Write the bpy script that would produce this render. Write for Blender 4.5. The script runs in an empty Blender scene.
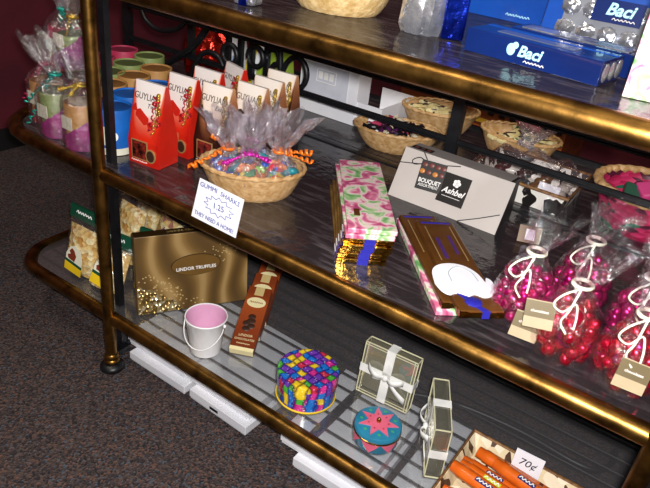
import bpy, bmesh, math, random
from mathutils import Vector, Matrix, Euler
random.seed(7)
PI = math.pi
S = bpy.context.scene
COL = S.collection
H1, H2, H3 = 0.1315, 0.4438, 0.762          # the three shelf levels
YB = 0.447                                   # plane of the iron lattice

# ------------------------------------------------------------------ materials
def lin(c):
    if isinstance(c, str):
        c = [int(c[i:i+2], 16)/255 for i in (0, 2, 4)]
    return tuple((v/12.92 if v <= .04045 else ((v+.055)/1.055)**2.4) for v in c) + (1,)

MATS = {}
def newmat(name):
    m = bpy.data.materials.new(name); m.use_nodes = True
    nt = m.node_tree; nt.nodes.clear()
    out = nt.nodes.new('ShaderNodeOutputMaterial')
    return m, nt, out
def nd(nt, typ, **kw):
    n = nt.nodes.new(typ)
    for k, v in kw.items():
        if k in n.inputs: n.inputs[k].default_value = v
        else: setattr(n, k, v)
    return n
def pbr(name, c, rough=.5, metal=0, c2=None, scale=30, bump=0, bscale=80, coat=0, lo=.35, hi=.65, stretch=None, spec=.5):
    """principled material whose colour drifts between c and c2 over a noise"""
    if name in MATS: return MATS[name]
    m, nt, out = newmat(name)
    b = nd(nt, 'ShaderNodeBsdfPrincipled', **{'Roughness': rough, 'Metallic': metal, 'Coat Weight': coat, 'Specular IOR Level': spec})
    nt.links.new(b.outputs[0], out.inputs[0])
    tc = nd(nt, 'ShaderNodeTexCoord')
    vec = tc.outputs['Object']
    if stretch:
        mp = nd(nt, 'ShaderNodeMapping'); mp.inputs['Scale'].default_value = stretch
        nt.links.new(vec, mp.inputs[0]); vec = mp.outputs[0]
    nz = nd(nt, 'ShaderNodeTexNoise', Scale=scale, Detail=4.0); nt.links.new(vec, nz.inputs['Vector'])
    rp = nd(nt, 'ShaderNodeValToRGB')
    a = lin(c); b2 = lin(c2) if c2 else tuple(v*.88 for v in a[:3]) + (1,)
    rp.color_ramp.elements[0].color = a; rp.color_ramp.elements[0].position = lo
    rp.color_ramp.elements[1].color = b2; rp.color_ramp.elements[1].position = hi
    nt.links.new(nz.outputs['Fac'], rp.inputs[0]); nt.links.new(rp.outputs[0], b.inputs['Base Color'])
    if bump:
        n2 = nd(nt, 'ShaderNodeTexNoise', Scale=bscale, Detail=3.0); nt.links.new(vec, n2.inputs['Vector'])
        bp = nd(nt, 'ShaderNodeBump', Strength=bump, Distance=.004); nt.links.new(n2.outputs['Fac'], bp.inputs['Height'])
        nt.links.new(bp.outputs[0], b.inputs['Normal'])
    MATS[name] = m; return m
def ramp_noise(name, stops, scale=25, rough=.4, detail=2.0, metal=0, distort=0., voronoi=False, const=False, coat=0, bump=0, stretch=None):
    """printed paper or carpet: several colours over a noise or over random cells"""
    m, nt, out = newmat(name)
    b = nd(nt, 'ShaderNodeBsdfPrincipled', Roughness=rough, Metallic=metal, **{'Coat Weight': coat})
    nt.links.new(b.outputs[0], out.inputs[0])
    tc = nd(nt, 'ShaderNodeTexCoord'); vec = tc.outputs['Object']
    if stretch:
        mp = nd(nt, 'ShaderNodeMapping'); mp.inputs['Scale'].default_value = stretch
        nt.links.new(vec, mp.inputs[0]); vec = mp.outputs[0]
    if voronoi:
        v = nd(nt, 'ShaderNodeTexVoronoi', Scale=scale); nt.links.new(vec, v.inputs['Vector'])
        sp = nd(nt, 'ShaderNodeSeparateColor'); nt.links.new(v.outputs['Color'], sp.inputs[0]); fac = sp.outputs[0]; hgt = v.outputs['Distance']
    else:
        v = nd(nt, 'ShaderNodeTexNoise', Scale=scale, Detail=detail, Distortion=distort); nt.links.new(vec, v.inputs['Vector']); fac = v.outputs['Fac']; hgt = fac
    rp = nd(nt, 'ShaderNodeValToRGB'); cr = rp.color_ramp
    cr.interpolation = 'CONSTANT' if const else 'LINEAR'
    while len(cr.elements) < len(stops): cr.elements.new(.5)
    for e, (p, c) in zip(cr.elements, stops): e.position = p; e.color = lin(c)
    nt.links.new(fac, rp.inputs[0]); nt.links.new(rp.outputs[0], b.inputs['Base Color'])
    if bump:
        bp = nd(nt, 'ShaderNodeBump', Strength=bump, Distance=.004); nt.links.new(hgt, bp.inputs['Height']); nt.links.new(bp.outputs[0], b.inputs['Normal'])
    MATS[name] = m; return m
def film(name, gloss=.25, rough=.12, tint='F4EEF6', bump=.8, bscale=60, haze=.0, hazecol='D8D0DC', streak=0):
    """clear film or glass sheet: see-through with a share of reflection and a little milky haze"""
    m, nt, out = newmat(name)
    tr = nd(nt, 'ShaderNodeBsdfTransparent'); tr.inputs[0].default_value = lin(tint)
    gl = nd(nt, 'ShaderNodeBsdfGlossy', Roughness=rough); gl.inputs[0].default_value = (1, 1, 1, 1)
    mx = nd(nt, 'ShaderNodeMixShader')
    lw = nd(nt, 'ShaderNodeLayerWeight', Blend=.35)
    ml = nd(nt, 'ShaderNodeMath', operation='MULTIPLY_ADD'); ml.inputs[1].default_value = gloss; ml.inputs[2].default_value = gloss*.5
    nt.links.new(lw.outputs['Fresnel'], ml.inputs[0]); nt.links.new(ml.outputs[0], mx.inputs[0])
    src = tr
    if haze:
        df = nd(nt, 'ShaderNodeBsdfDiffuse'); df.inputs[0].default_value = lin(hazecol)
        m2 = nd(nt, 'ShaderNodeMixShader'); m2.inputs[0].default_value = haze
        if streak:      # streaky reflections painted into the haze, running along the shelf
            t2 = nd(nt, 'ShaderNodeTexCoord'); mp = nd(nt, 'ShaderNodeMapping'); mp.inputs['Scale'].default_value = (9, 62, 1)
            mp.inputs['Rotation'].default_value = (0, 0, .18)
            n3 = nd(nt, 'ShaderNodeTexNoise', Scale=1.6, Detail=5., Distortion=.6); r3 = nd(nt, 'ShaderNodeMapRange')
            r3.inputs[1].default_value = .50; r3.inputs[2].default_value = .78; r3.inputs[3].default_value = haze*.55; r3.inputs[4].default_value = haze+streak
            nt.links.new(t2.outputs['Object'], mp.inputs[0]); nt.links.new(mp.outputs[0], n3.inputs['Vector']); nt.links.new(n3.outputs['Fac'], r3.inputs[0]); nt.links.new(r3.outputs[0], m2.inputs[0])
        nt.links.new(tr.outputs[0], m2.inputs[1]); nt.links.new(df.outputs[0], m2.inputs[2]); src = m2
    nt.links.new(src.outputs[0], mx.inputs[1]); nt.links.new(gl.outputs[0], mx.inputs[2])
    nt.links.new(mx.outputs[0], out.inputs[0])
    if bump:
        tc = nd(nt, 'ShaderNodeTexCoord')
        nz = nd(nt, 'ShaderNodeTexNoise', Scale=bscale, Detail=4.0); nt.links.new(tc.outputs['Object'], nz.inputs['Vector'])
        bp = nd(nt, 'ShaderNodeBump', Strength=bump, Distance=.01); nt.links.new(nz.outputs['Fac'], bp.inputs['Height'])
        for s_ in (gl, lw): nt.links.new(bp.outputs[0], s_.inputs['Normal'])
    MATS[name] = m; return m
def print_grad(name, stops, axis=2, z0=0., z1=.14, rough=.3, wob=.12, edge=0):
    """printed carton whose artwork runs from one ink to another up its height"""
    m, nt, out = newmat(name)
    b = nd(nt, 'ShaderNodeBsdfPrincipled', Roughness=rough); nt.links.new(b.outputs[0], out.inputs[0])
    tc = nd(nt, 'ShaderNodeTexCoord'); sx = nd(nt, 'ShaderNodeSeparateXYZ'); nt.links.new(tc.outputs['Object'], sx.inputs[0])
    mr = nd(nt, 'ShaderNodeMapRange'); mr.inputs[1].default_value = z0; mr.inputs[2].default_value = z1
    nt.links.new(sx.outputs[axis], mr.inputs[0])
    nz = nd(nt, 'ShaderNodeTexNoise', Scale=22., Detail=1.); nt.links.new(tc.outputs['Object'], nz.inputs['Vector'])
    ad = nd(nt, 'ShaderNodeMath', operation='MULTIPLY_ADD'); ad.inputs[1].default_value = wob; nt.links.new(nz.outputs['Fac'], ad.inputs[0]); nt.links.new(mr.outputs[0], ad.inputs[2])
    rp = nd(nt, 'ShaderNodeValToRGB'); cr = rp.color_ramp
    while len(cr.elements) < len(stops): cr.elements.new(.5)
    for e, (p, c) in zip(cr.elements, stops): e.position = p; e.color = lin(c)
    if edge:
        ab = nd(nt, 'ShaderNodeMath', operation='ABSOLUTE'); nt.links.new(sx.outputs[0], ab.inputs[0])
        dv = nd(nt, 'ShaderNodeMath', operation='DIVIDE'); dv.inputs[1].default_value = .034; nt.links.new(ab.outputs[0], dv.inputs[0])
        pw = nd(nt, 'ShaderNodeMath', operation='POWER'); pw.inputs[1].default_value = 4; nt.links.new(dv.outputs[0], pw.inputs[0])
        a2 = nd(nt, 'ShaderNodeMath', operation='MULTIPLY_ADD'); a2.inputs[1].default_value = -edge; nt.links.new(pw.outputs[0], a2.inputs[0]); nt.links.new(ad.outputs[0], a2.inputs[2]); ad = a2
    nt.links.new(ad.outputs[0], rp.inputs[0]); nt.links.new(rp.outputs[0], b.inputs['Base Color'])
    MATS[name] = m; return m

M = {}
M['brass'] = pbr('aged_brass', '9A7238', .36, 1, '4A3418', 34, .10, 60, lo=.36, hi=.72)
M['iron'] = pbr('black_iron', '15161A', .42, .1, '0C0D10', 60)
M['glass_clear'] = film('clear_shelf_glass', .10, .04, 'FAFBFB', .0, 30, .07, 'A8A4A8')
M['glass_smoke'] = film('smoky_glass_painted_reflections', .22, .12, '7E7A80', .25, 35, .27, '6A6266', .40)  # smoky glass, its streaked haze paints in reflections
M['cello'] = film('cellophane', .30, .09, 'FEFCFE', 1., 75, .085, 'F4EEFA')
M['cello_thin'] = film('thin_cellophane', .24, .09, 'FEFCFE', 1., 75, .012, 'ECE6F0')
M['cello_pink'] = film('cellophane_pink', .16, .08, 'FFFAFD', 1., 75, .006, 'ECDCE6')
M['bag_film'] = film('bag_film', .14, .12, 'FFFEFA', .8, 60, .02)
M['clear_plastic'] = film('clear_plastic', .4, .06, 'F4F2E6', .05, 30, .10, 'D8D6C4')
M['cream_plastic'] = pbr('cream_plastic_edge', 'D6D2AE', .3)
M['white_card'] = pbr('white_cardboard', 'E9E9EE', .55, 0, 'DEDFE6', 12)
M['white_paper'] = pbr('white_paper', 'F2F2F6', .6, 0, 'E8E8F0', 20)
M['ink_blue'] = pbr('blue_ink', '3D4E9A', .6)
M['ink_black'] = pbr('black_ink', '17161A', .5)
M['ink_white'] = pbr('white_ink', 'F4F2EE', .5)
M['ink_brown'] = pbr('brown_ink', '3A2014', .5)
M['gold_ink'] = pbr('gold_ink', 'D9B878', .3, .6)
M['gold_foil'] = pbr('gold_foil', 'C99A45', .2, 1, '8E6422', 60, .2, 120)
M['silver_foil'] = pbr('silver_foil', 'E4E6EC', .22, .82, 'A0A4B0', 30, .8, 45)
M['carpet'] = ramp_noise('speckled_carpet', [(0, '141016'), (.25, '342A2A'), (.45, '50423C'), (.6, '26242C'), (.75, '423432'), (.9, '624438'), (.96, '404A56')], 260, .95, voronoi=True, bump=.8)
M['wall'] = pbr('maroon_wall', '5A0D20', .85, 0, '4B0A1B', 6)
M['black_base'] = pbr('black_baseboard', '0C0C0E', .6)
M['wicker'] = pbr('tan_wicker', 'CDA878', .5, 0, 'AE8552', 90, .5, 160)
M['wicker_pale'] = pbr('pale_wicker', 'DCC08C', .5, 0, 'B8955C', 90, .5, 160)
M['floral'] = ramp_noise('floral_paper', [(.30, '5C9E58'), (.41, 'A2C68C'), (.46, 'E4DCC8'), (.51, 'EBC8CC'), (.57, 'DA7898'), (.67, 'B04A74')], 40, .35, 2.5, distort=.8, coat=.2)
M['choc_brown'] = pbr('brown_wrapper', '6A431C', .3, .2, '583414', 20, coat=.3)
M['blue_seal'] = pbr('blue_band', '2A2A9E', .35)
M['ribbon_white'] = pbr('white_satin_ribbon', 'EDEDE8', .3, 0, 'D6D6D2', 40)

# ------------------------------------------------------------------ mesh helpers
def box(bm, c, s, mtx=None, bev=0):
    r = bmesh.ops.create_cube(bm, size=1)
    for v in r['verts']: v.co = Vector((v.co.x*s[0]+c[0], v.co.y*s[1]+c[1], v.co.z*s[2]+c[2]))
    if bev:
        es = list({e for v in r['verts'] for e in v.link_edges})
        rr = bmesh.ops.bevel(bm, geom=es, offset=bev, segments=2, affect='EDGES', profile=.5)
    if mtx: 
        for v in r['verts']:
            if v.is_valid: v.co = mtx @ v.co
    return bm
def tube(bm, pts, r, seg=8, closed=False, rf=None, flat=None):
    pts = [Vector(p) for p in pts]; n = len(pts); rings = []; up = None
    for i, p in enumerate(pts):
        a = pts[i-1] if (i or closed) else p; b = pts[(i+1) % n] if (i < n-1 or closed) else p
        t = (b-a).normalized()
        if up is None: up = t.orthogonal().normalized()
        up = (up - t*up.dot(t)); up = up.normalized() if up.length > 1e-6 else t.orthogonal().normalized()
        sd = t.cross(up); rr = rf(i/(n-1)) if rf else r
        f = flat or 1
        rings.append([bm.verts.new(p + (up*math.cos(2*PI*k/seg)*rr*f + sd*math.sin(2*PI*k/seg)*rr)) for k in range(seg)])
    for i in range(n if closed else n-1):
        A, B = rings[i], rings[(i+1) % n]
        for k in range(seg): bm.faces.new((A[k], A[(k+1) % seg], B[(k+1) % seg], B[k]))
    if not closed:
        bm.faces.new(list(reversed(rings[0]))); bm.faces.new(rings[-1])
    return bm
def lathe(bm, prof, seg=40, fn=None, c=(0, 0, 0), sx=1, sy=1, capb=True, capt=False):
    rings = []
    for j, (r, z) in enumerate(prof):
        ring = []
        for k in range(seg):
            a = 2*PI*k/seg; rr, dz = (fn(a, j, r, z) if fn else (r, z))
            ring.append(bm.verts.new((c[0]+sx*rr*math.cos(a), c[1]+sy*rr*math.sin(a), c[2]+dz)))
        rings.append(ring)
    for A, B in zip(rings, rings[1:]):
        for k in range(seg): bm.faces.new((A[k], A[(k+1) % seg], B[(k+1) % seg], B[k]))
    if capb: bm.faces.new(list(reversed(rings[0])))
    if capt: bm.faces.new(rings[-1])
    return bm
def prism(bm, poly, d0, d1, ax='z'):
    """polygon swept from d0 to d1 along an axis: ax z takes (x,y), ax x takes (y,z), ax y takes (x,z)"""
    def P(p, d): return {'z': (p[0], p[1], d), 'x': (d, p[0], p[1]), 'y': (p[0], d, p[1])}[ax]
    A = [bm.verts.new(P(p, d0)) for p in poly]; B = [bm.verts.new(P(p, d1)) for p in poly]; n = len(poly)
    bm.faces.new(A); bm.faces.new(B)
    for i in range(n): bm.faces.new((A[i], A[(i+1) % n], B[(i+1) % n], B[i]))
    return bm
def ball(bm, c, r, u=10, v=7, s=(1, 1, 1)):
    rr = bmesh.ops.create_uvsphere(bm, u_segments=u, v_segments=v, radius=r)
    for w in rr['verts']: w.co = Vector((w.co.x*s[0]+c[0], w.co.y*s[1]+c[1], w.co.z*s[2]+c[2]))
    return bm
def nbm(): return bmesh.new()
def bx(c, s, bev=0): return box(nbm(), c, s, None, bev)
def tb(*a, **k): return tube(nbm(), *a, **k)
def lt(*a, **k): return lathe(nbm(), *a, **k)
def pz(*a, **k): return prism(nbm(), *a, **k)
def obj(name, bm, mat, parent=None, loc=(0, 0, 0), rot=(0, 0, 0), smooth=None, solid=0):
    bmesh.ops.recalc_face_normals(bm, faces=bm.faces)
    me = bpy.data.meshes.new(name); bm.to_mesh(me); bm.free()
    me.materials.append(mat)
    if smooth is not None:
        me.set_sharp_from_angle(angle=math.radians(smooth))
        for p in me.polygons: p.use_smooth = True
    o = bpy.data.objects.new(name, me); COL.objects.link(o)
    o.location = loc; o.rotation_euler = rot; o.parent = parent
    if solid:
        md = o.modifiers.new('thickness', 'SOLIDIFY'); md.thickness = solid; md.offset = 0
    return o
def tag(o, label, cat, group=None):
    o['label'] = label; o['category'] = cat
    if group: o['group'] = group
    return o
def thing(name, label, cat, loc=(0, 0, 0), rz=0, group=None, rot=None):
    o = bpy.data.objects.new(name, None); COL.objects.link(o); o.empty_display_size = .02
    o.location = loc; o.rotation_euler = rot or (0, 0, rz)
    return tag(o, label, cat, group)
def struct(name, bm, mat, **k):
    o = obj(name, bm, mat, **k); o['kind'] = 'structure'; return o
def dup(o, parent=None):
    c = o.copy(); COL.objects.link(c)
    if parent: c.parent = parent
    for ch in list(o.children): dup(ch, c)
    return c
def dup_thing(o, loc, label, rz=None, rot=None):
    c = dup(o); c.location = loc; c['label'] = label
    if rot: c.rotation_euler = rot
    elif rz is not None: c.rotation_euler = (0, 0, rz)
    return c
def text(body, size, mat, parent, loc, rot=(PI/2, 0, 0), shear=0, bold=0, name='lettering', sx=1, spacing=1):
    cu = bpy.data.curves.new('lettering', 'FONT'); cu.body = body; cu.size = size; cu.align_x = 'CENTER'; cu.align_y = 'CENTER'
    cu.shear = shear; cu.offset = bold; cu.extrude = .0002; cu.resolution_u = 3; cu.space_character = spacing
    t = bpy.data.objects.new('lettering', cu); COL.objects.link(t)
    me = bpy.data.meshes.new_from_object(t.evaluated_get(bpy.context.evaluated_depsgraph_get()))
    bpy.data.objects.remove(t); bpy.data.curves.remove(cu)
    me.materials.clear(); me.materials.append(mat)
    o = bpy.data.objects.new(name, me); COL.objects.link(o)
    o.parent = parent; o.location = loc; o.rotation_euler = rot; o.scale = (sx, 1, 1)
    return o
def scribble(w, h, mat, parent, loc, rot=(PI/2, 0, 0), n=5, name='printed_line', seed=1):
    """a line of print too small to read: one wavering stroke"""
    rr = random.Random(seed); pts = []
    for k in range(2*n+1):
        pts.append((-w/2+w*k/(2*n), (h/2 if k % 2 else -h/2)*rr.uniform(.5, 1), 0))
    o = obj(name, tube(bmesh.new(), smooth_path(pts, 3), h*.16, 5), mat, parent, loc, rot); return o
def patch(name, pts, mat, parent, d0=0, d1=.0008, ax='y', loc=(0, 0, 0), rot=(0, 0, 0)):
    return obj(name, pz(pts, d0, d1, ax), mat, parent, loc, rot)
def ell(cx, cy, a, b, n=28): return [(cx+a*math.cos(2*PI*k/n), cy+b*math.sin(2*PI*k/n)) for k in range(n)]
def rect(x0, x1, y0, y1): return [(x0, y0), (x1, y0), (x1, y1), (x0, y1)]
def smooth_path(pts, n=8):
    P = [Vector(p) for p in pts]; out = []
    for i in range(len(P)-1):
        a = P[max(i-1, 0)]; b = P[i]; c = P[i+1]; d = P[min(i+2, len(P)-1)]
        for k in range(n):
            t = k/n
            out.append(.5*((2*b)+(c-a)*t+(2*a-5*b+4*c-d)*t*t+(3*b-a-3*c+d)*t**3))
    out.append(P[-1]); return out
def curl(bm, a, b, R, turns, w, n=None):
    """curled ribbon: a flat strip wound in a spiral between two points"""
    a, b = Vector(a), Vector(b); ax = (b-a); L = ax.length; ax.normalize(); u = ax.orthogonal().normalized(); v = ax.cross(u)
    n = n or int(turns*12); prev = None
    for i in range(n+1):
        t = i/n; an = 2*PI*turns*t; rad = R*(.7+.3*math.sin(t*9))
        p = a+ax*L*t+u*math.cos(an)*rad+v*math.sin(an)*rad
        q = [bm.verts.new(p-ax*w/2), bm.verts.new(p+ax*w/2)]
        if prev: bm.faces.new((prev[0], prev[1], q[1], q[0]))
        prev = q
    return bm
def cello(seed, prof, ruff=.25, nf=11, amp=.0025, seg=44, sx=1, sy=1, lean=(0, 0)):
    """crumpled cellophane wrapped round something and gathered at a neck"""
    rnd = random.Random(seed); ph = [rnd.random()*6 for _ in range(8)]
    ztop = prof[-1][1]; rmin = min(p[0] for p in prof[1:]); jn = [i for i, p in enumerate(prof) if p[0] == rmin and i][0]
    def fn(a, j, r, z):
        k = max(0, (j-jn)/(len(prof)-jn)) if j >= jn else 0
        near = max(0, 1-abs(j-jn)/3)
        rr = r*(1+(ruff*k+.12*near)*math.sin(nf*a+ph[0])+.1*k*math.sin(5*a+ph[1]))
        rr += amp*(math.sin(7*a+ph[2]+j*1.7)+math.sin(13*a+ph[3]-j*2.3)+rnd.uniform(-.7, .7))
        zz = z+(k*.012*math.sin(3*a+ph[4])+k*.008*math.sin(8*a+ph[5]))
        return max(rr, .001), zz
    bm = nbm(); lathe(bm, prof, seg, fn, sx=sx, sy=sy)
    z0 = prof[jn][1]
    for v in bm.verts:
        if v.co.z > z0:
            q = (v.co.z-z0); v.co.x += lean[0]*q; v.co.y += lean[1]*q
    return bm

# ------------------------------------------------------------------ the room
struct('floor', bx((.2, .2, -.02), (5.2, 4.2, .04)), M['carpet'])
struct('wall_left', bx((-1.2, .2, 1.3), (.1, 4.2, 2.6)), M['wall'])
struct('wall_back', bx((.2, 1.4, 1.3), (5.2, .1, 2.6)), M['wall'])
struct('baseboard_left', bx((-1.143, .2, .036), (.014, 4.1, .072)), M['black_base'])
struct('baseboard_back', bx((.2, 1.343, .036), (2.66+2, .014, .072)), M['black_base'])

# ------------------------------------------------------------------ the rack
rack = thing('display_rack', 'black iron and brass display rack with glass shelves holding the gift chocolates', 'shelf', (0, 0, 0))
def arc(cx, cy, r, a0, a1, n=8): return [(cx+r*math.cos(math.radians(a0+(a1-a0)*k/n)), cy+r*math.sin(math.radians(a0+(a1-a0)*k/n))) for k in range(n+1)]
def left_end(level):
    if level == 2: return [(-.455, .44), (-.385, .20), (-.350, .11)] + [(-.329, .062), (-.302, .027), (-.262, .006), (-.22, 0)]
    return [(-.335, .36), (-.323, .09)] + arc(-.243, .08, .08, 180, 270)
def rail_pts(level):
    L = left_end(level); R = [(.93-x, y) for x, y in reversed(L)]
    return L + [(x/20*.93, 0) for x in range(0, 21)] + R
for lv, h in ((1, H1), (2, H2)):
    p = rail_pts(lv)
    obj('brass_rail', tb([(x, y, h-.006) for x, y in p], .0135, 14), M['brass'], rack, smooth=60)
    inner = [(x*.985+.465*.015, y*.985+.010) for x, y in p]
    back = .36 if lv == 1 else .455
    inner[0] = (inner[0][0], back); inner[-1] = (inner[-1][0], back)
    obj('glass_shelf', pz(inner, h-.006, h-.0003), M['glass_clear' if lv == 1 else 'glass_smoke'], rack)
obj('brass_rail', tb([(-.12, 0, H3-.008), (-.05, 0, H3-.008)]+[(x/20*.93, 0, H3-.008) for x in range(21)]+[(1.05, 0, H3-.008)], .0145, 14), M['brass'], rack, smooth=60)
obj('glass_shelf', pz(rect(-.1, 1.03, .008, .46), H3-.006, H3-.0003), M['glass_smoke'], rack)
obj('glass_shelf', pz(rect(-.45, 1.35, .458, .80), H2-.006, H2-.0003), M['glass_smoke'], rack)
def post(x, brass_top=1.15):
    ppost = obj('brass_post', tb([(x, -.006, .03), (x, -.006, brass_top)], .0115, 14), M['brass'], rack, smooth=60)
    obj('foot_collar', lt([(.0125, .0), (.016, .003), (.016, .008), (.013, .011), (.0155, .015), (.0135, .022), (.0118, .024)], 20, c=(x, -.006, .016)), M['brass'], ppost, smooth=50)
    obj('foot', lt([(.022, 0), (.025, .004), (.024, .010), (.019, .014), (.010, .017)], 24, c=(x, -.006, 0)), M['iron'], rack, smooth=50)
    obj('side_knob', lt([(.002, 0), (.0045, .004), (.003, .008)], 10, capt=True), M['brass'], ppost, (x-.011, -.006, .125), (0, -PI/2, 0), smooth=60)
    obj('side_knob', lt([(.002, 0), (.0045, .004), (.003, .008)], 10, capt=True), M['brass'], ppost, (x-.011, -.006, .69), (0, -PI/2, 0), smooth=60)
post(0); post(.93)
for x in (-.016, .946):
    obj('iron_post', bx((x, .034, .58), (.014, .012, 1.12)), M['iron'], rack)
    b = bx((x, .19, .028), (.012, .34, .014)); box(b, (x+.008, .02, .028), (.02, .04, .012)); obj('base_bar', b, M['iron'], rack)
for (x, y) in ((-.459, YB), (.4475, YB), (1.389, YB)):
    obj('iron_post', bx((x, y, .6), (.022, .016, 1.2)), M['iron'], rack)
for (x, y) in ((-.45, .80), (.465, .80), (1.38, .80)):
    obj('iron_post', bx((x, y, .40), (.014, .014, .80)), M['iron'], rack)
for z, t in ((.6056, .012), (.5264, .011)):
    b = bx((.465, YB, z), (1.85, .006, t)); box(b, (.465, YB-.005, z-t*.3), (1.85, .005, t*.3)); obj('lattice_bar', b, M['iron'], rack)
b = bx((.465, YB-.012, H2-.004), (1.85, .010, .012)); box(b, (.465, YB+.010, H2-.012), (1.85, .012, .012)); obj('lattice_bar', b, M['iron'], rack)
obj('back_bar', bx((.465, .80, H2), (1.85, .012, .014)), M['iron'], rack)
b = bx((.465, .366, H1-.004), (1.6, .012, .016)); obj('back_bar', b, M['iron'], rack)
obj('front_bar', bx((.465, .022, H2-.022), (1.35, .008, .022)), M['iron'], rack)
obj('back_panel', bx((.465, .378, H1+.016), (1.62, .006, .034)), M['iron'], rack)
# upright bars and scrolls of the lattice
for x in (-.242, -.125, -.088, -.055, -.012):
    obj('lattice_upright', bx((x, YB+.004, .566), (.012 if x > -.2 else .018, .010, .088)), M['iron'], rack)
obj('lattice_upright', bx((-.02, YB+.004, .48), (.012, .010, .08)), M['iron'], rack)
def scroll(pts, r=.0062): obj('scroll', tb(smooth_path([(x, YB-.006, z) for x, z in pts], 6), r, 8), M['iron'], rack, smooth=60)
def ring(cx, cz, R, a0, a1, n=14): return [(cx+R*math.cos(math.radians(a0+(a1-a0)*k/n)), cz+R*math.sin(math.radians(a0+(a1-a0)*k/n))) for k in range(n+1)]
scroll(ring(-.111, .562, .021, 200, -150)); scroll(ring(-.036, .573, .021, 200, -150))
scroll([(-.004, .535)] + ring(.012, .583, .017, -80, 200)[::1])
scroll([(.03, .600), (.034, .565), (.03, .53)]); scroll([(.034, .540), (.05, .580), (.075, .598), (.098, .585), (.104, .560), (.092, .538), (.074, .540), (.068, .553)])
scroll([(-.40, .600), (-.385, .582), (-.35, .568), (-.31, .572), (-.27, .588), (-.245, .612)])
scroll([(-.165, .630), (-.185, .600), (-.225, .555), (-.285, .512), (-.335, .480), (-.375, .448)], .0085)
scroll([(-.235, .470), (-.222, .505), (-.205, .535), (-.175, .552), (-.145, .548), (-.13, .53)])
# shelf wires
for k in range(10):
    y = .011+.035*k
    if y < .03: continue
    obj('shelf_wire', tb([(-.33, y, H1-.0115), (1.26, y, H1-.0115)], .0019, 8), M['iron'], rack, smooth=60)
for x in (0.02, .481, .93): obj('cross_bar', bx((x, .185, H1-.020), (.014, .36, .008)), M['iron'], rack)
for k in range(17):
    y = .035+.025*k
    x0 = -.33 if y < .1 else -.37
    obj('shelf_wire', tb([(x0, y, H2-.0115), (.93-x0, y, H2-.0115)], .0028, 8), M['iron'], rack, smooth=60)
for k in range(5):
    y = .50+.06*k
    obj('shelf_wire', tb([(-.44, y, H2-.0115), (1.34, y, H2-.0115)], .0045, 8), M['iron'], rack, smooth=60)
for x in (.481,): obj('cross_bar', bx((x, .24, H2-.020), (.014, .44, .008)), M['iron'], rack)
sc = smooth_path([(.50, .20, H1-.02), (.62, .262, H1-.02), (.75, .282, H1-.02), (.85, .276, H1-.02), (.89, .285, H1-.02), (.908, .32, H1-.02), (.905, .355, H1-.02)], 6)
obj('scroll', tb(sc, .005, 8), M['iron'], rack, smooth=60)

# ------------------------------------------------------------------ carton boxes on the floor
def carton(loc, s, label, rz=0, mark=False):
    t = thing('flat_carton', label, 'box', loc, rz, 'white cartons stored under the rack')
    w, d, h = s
    obj('carton_base', bx((w/2, d/2, h*.42), (w-.004, d-.004, h*.84), .0015), M['white_card'], t)
    obj('carton_lid', bx((w/2, d/2, h*.60), (w, d, h*.80), .0015), M['white_card'], t)
    if mark:
        m_ = bx((w*.45, -.0004, h*.55), (.022, .0008, .006)); obj('printed_mark', m_, M['ink_black'], t)
    return t
carton((.006, .034, 0), (.162, .25, .022), 'white flat carton on the carpet nearest the brass foot, lower of its stack')
carton((-.018, .050, .0222), (.172, .23, .030), 'white flat carton nearest the brass foot, upper of its stack')
carton((.180, .036, 0), (.152, .25, .024), 'white flat carton with small dark printed mark, lower of the second stack', -.03, True)
carton((.160, .052, .0242), (.166, .22, .030), 'white flat carton on top of the one with the printed mark', -.03)
carton((.442, .034, 0), (.15, .25, .024), 'white flat carton on the carpet under the star tin, lower one', .02)
carton((.402, .046, .0242), (.185, .22, .032), 'white flat carton under the round patterned tin, upper one', .02)
carton((.615, .05, 0), (.14, .25, .050), 'white flat carton under the orange bar tray at right of the rack')

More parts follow.
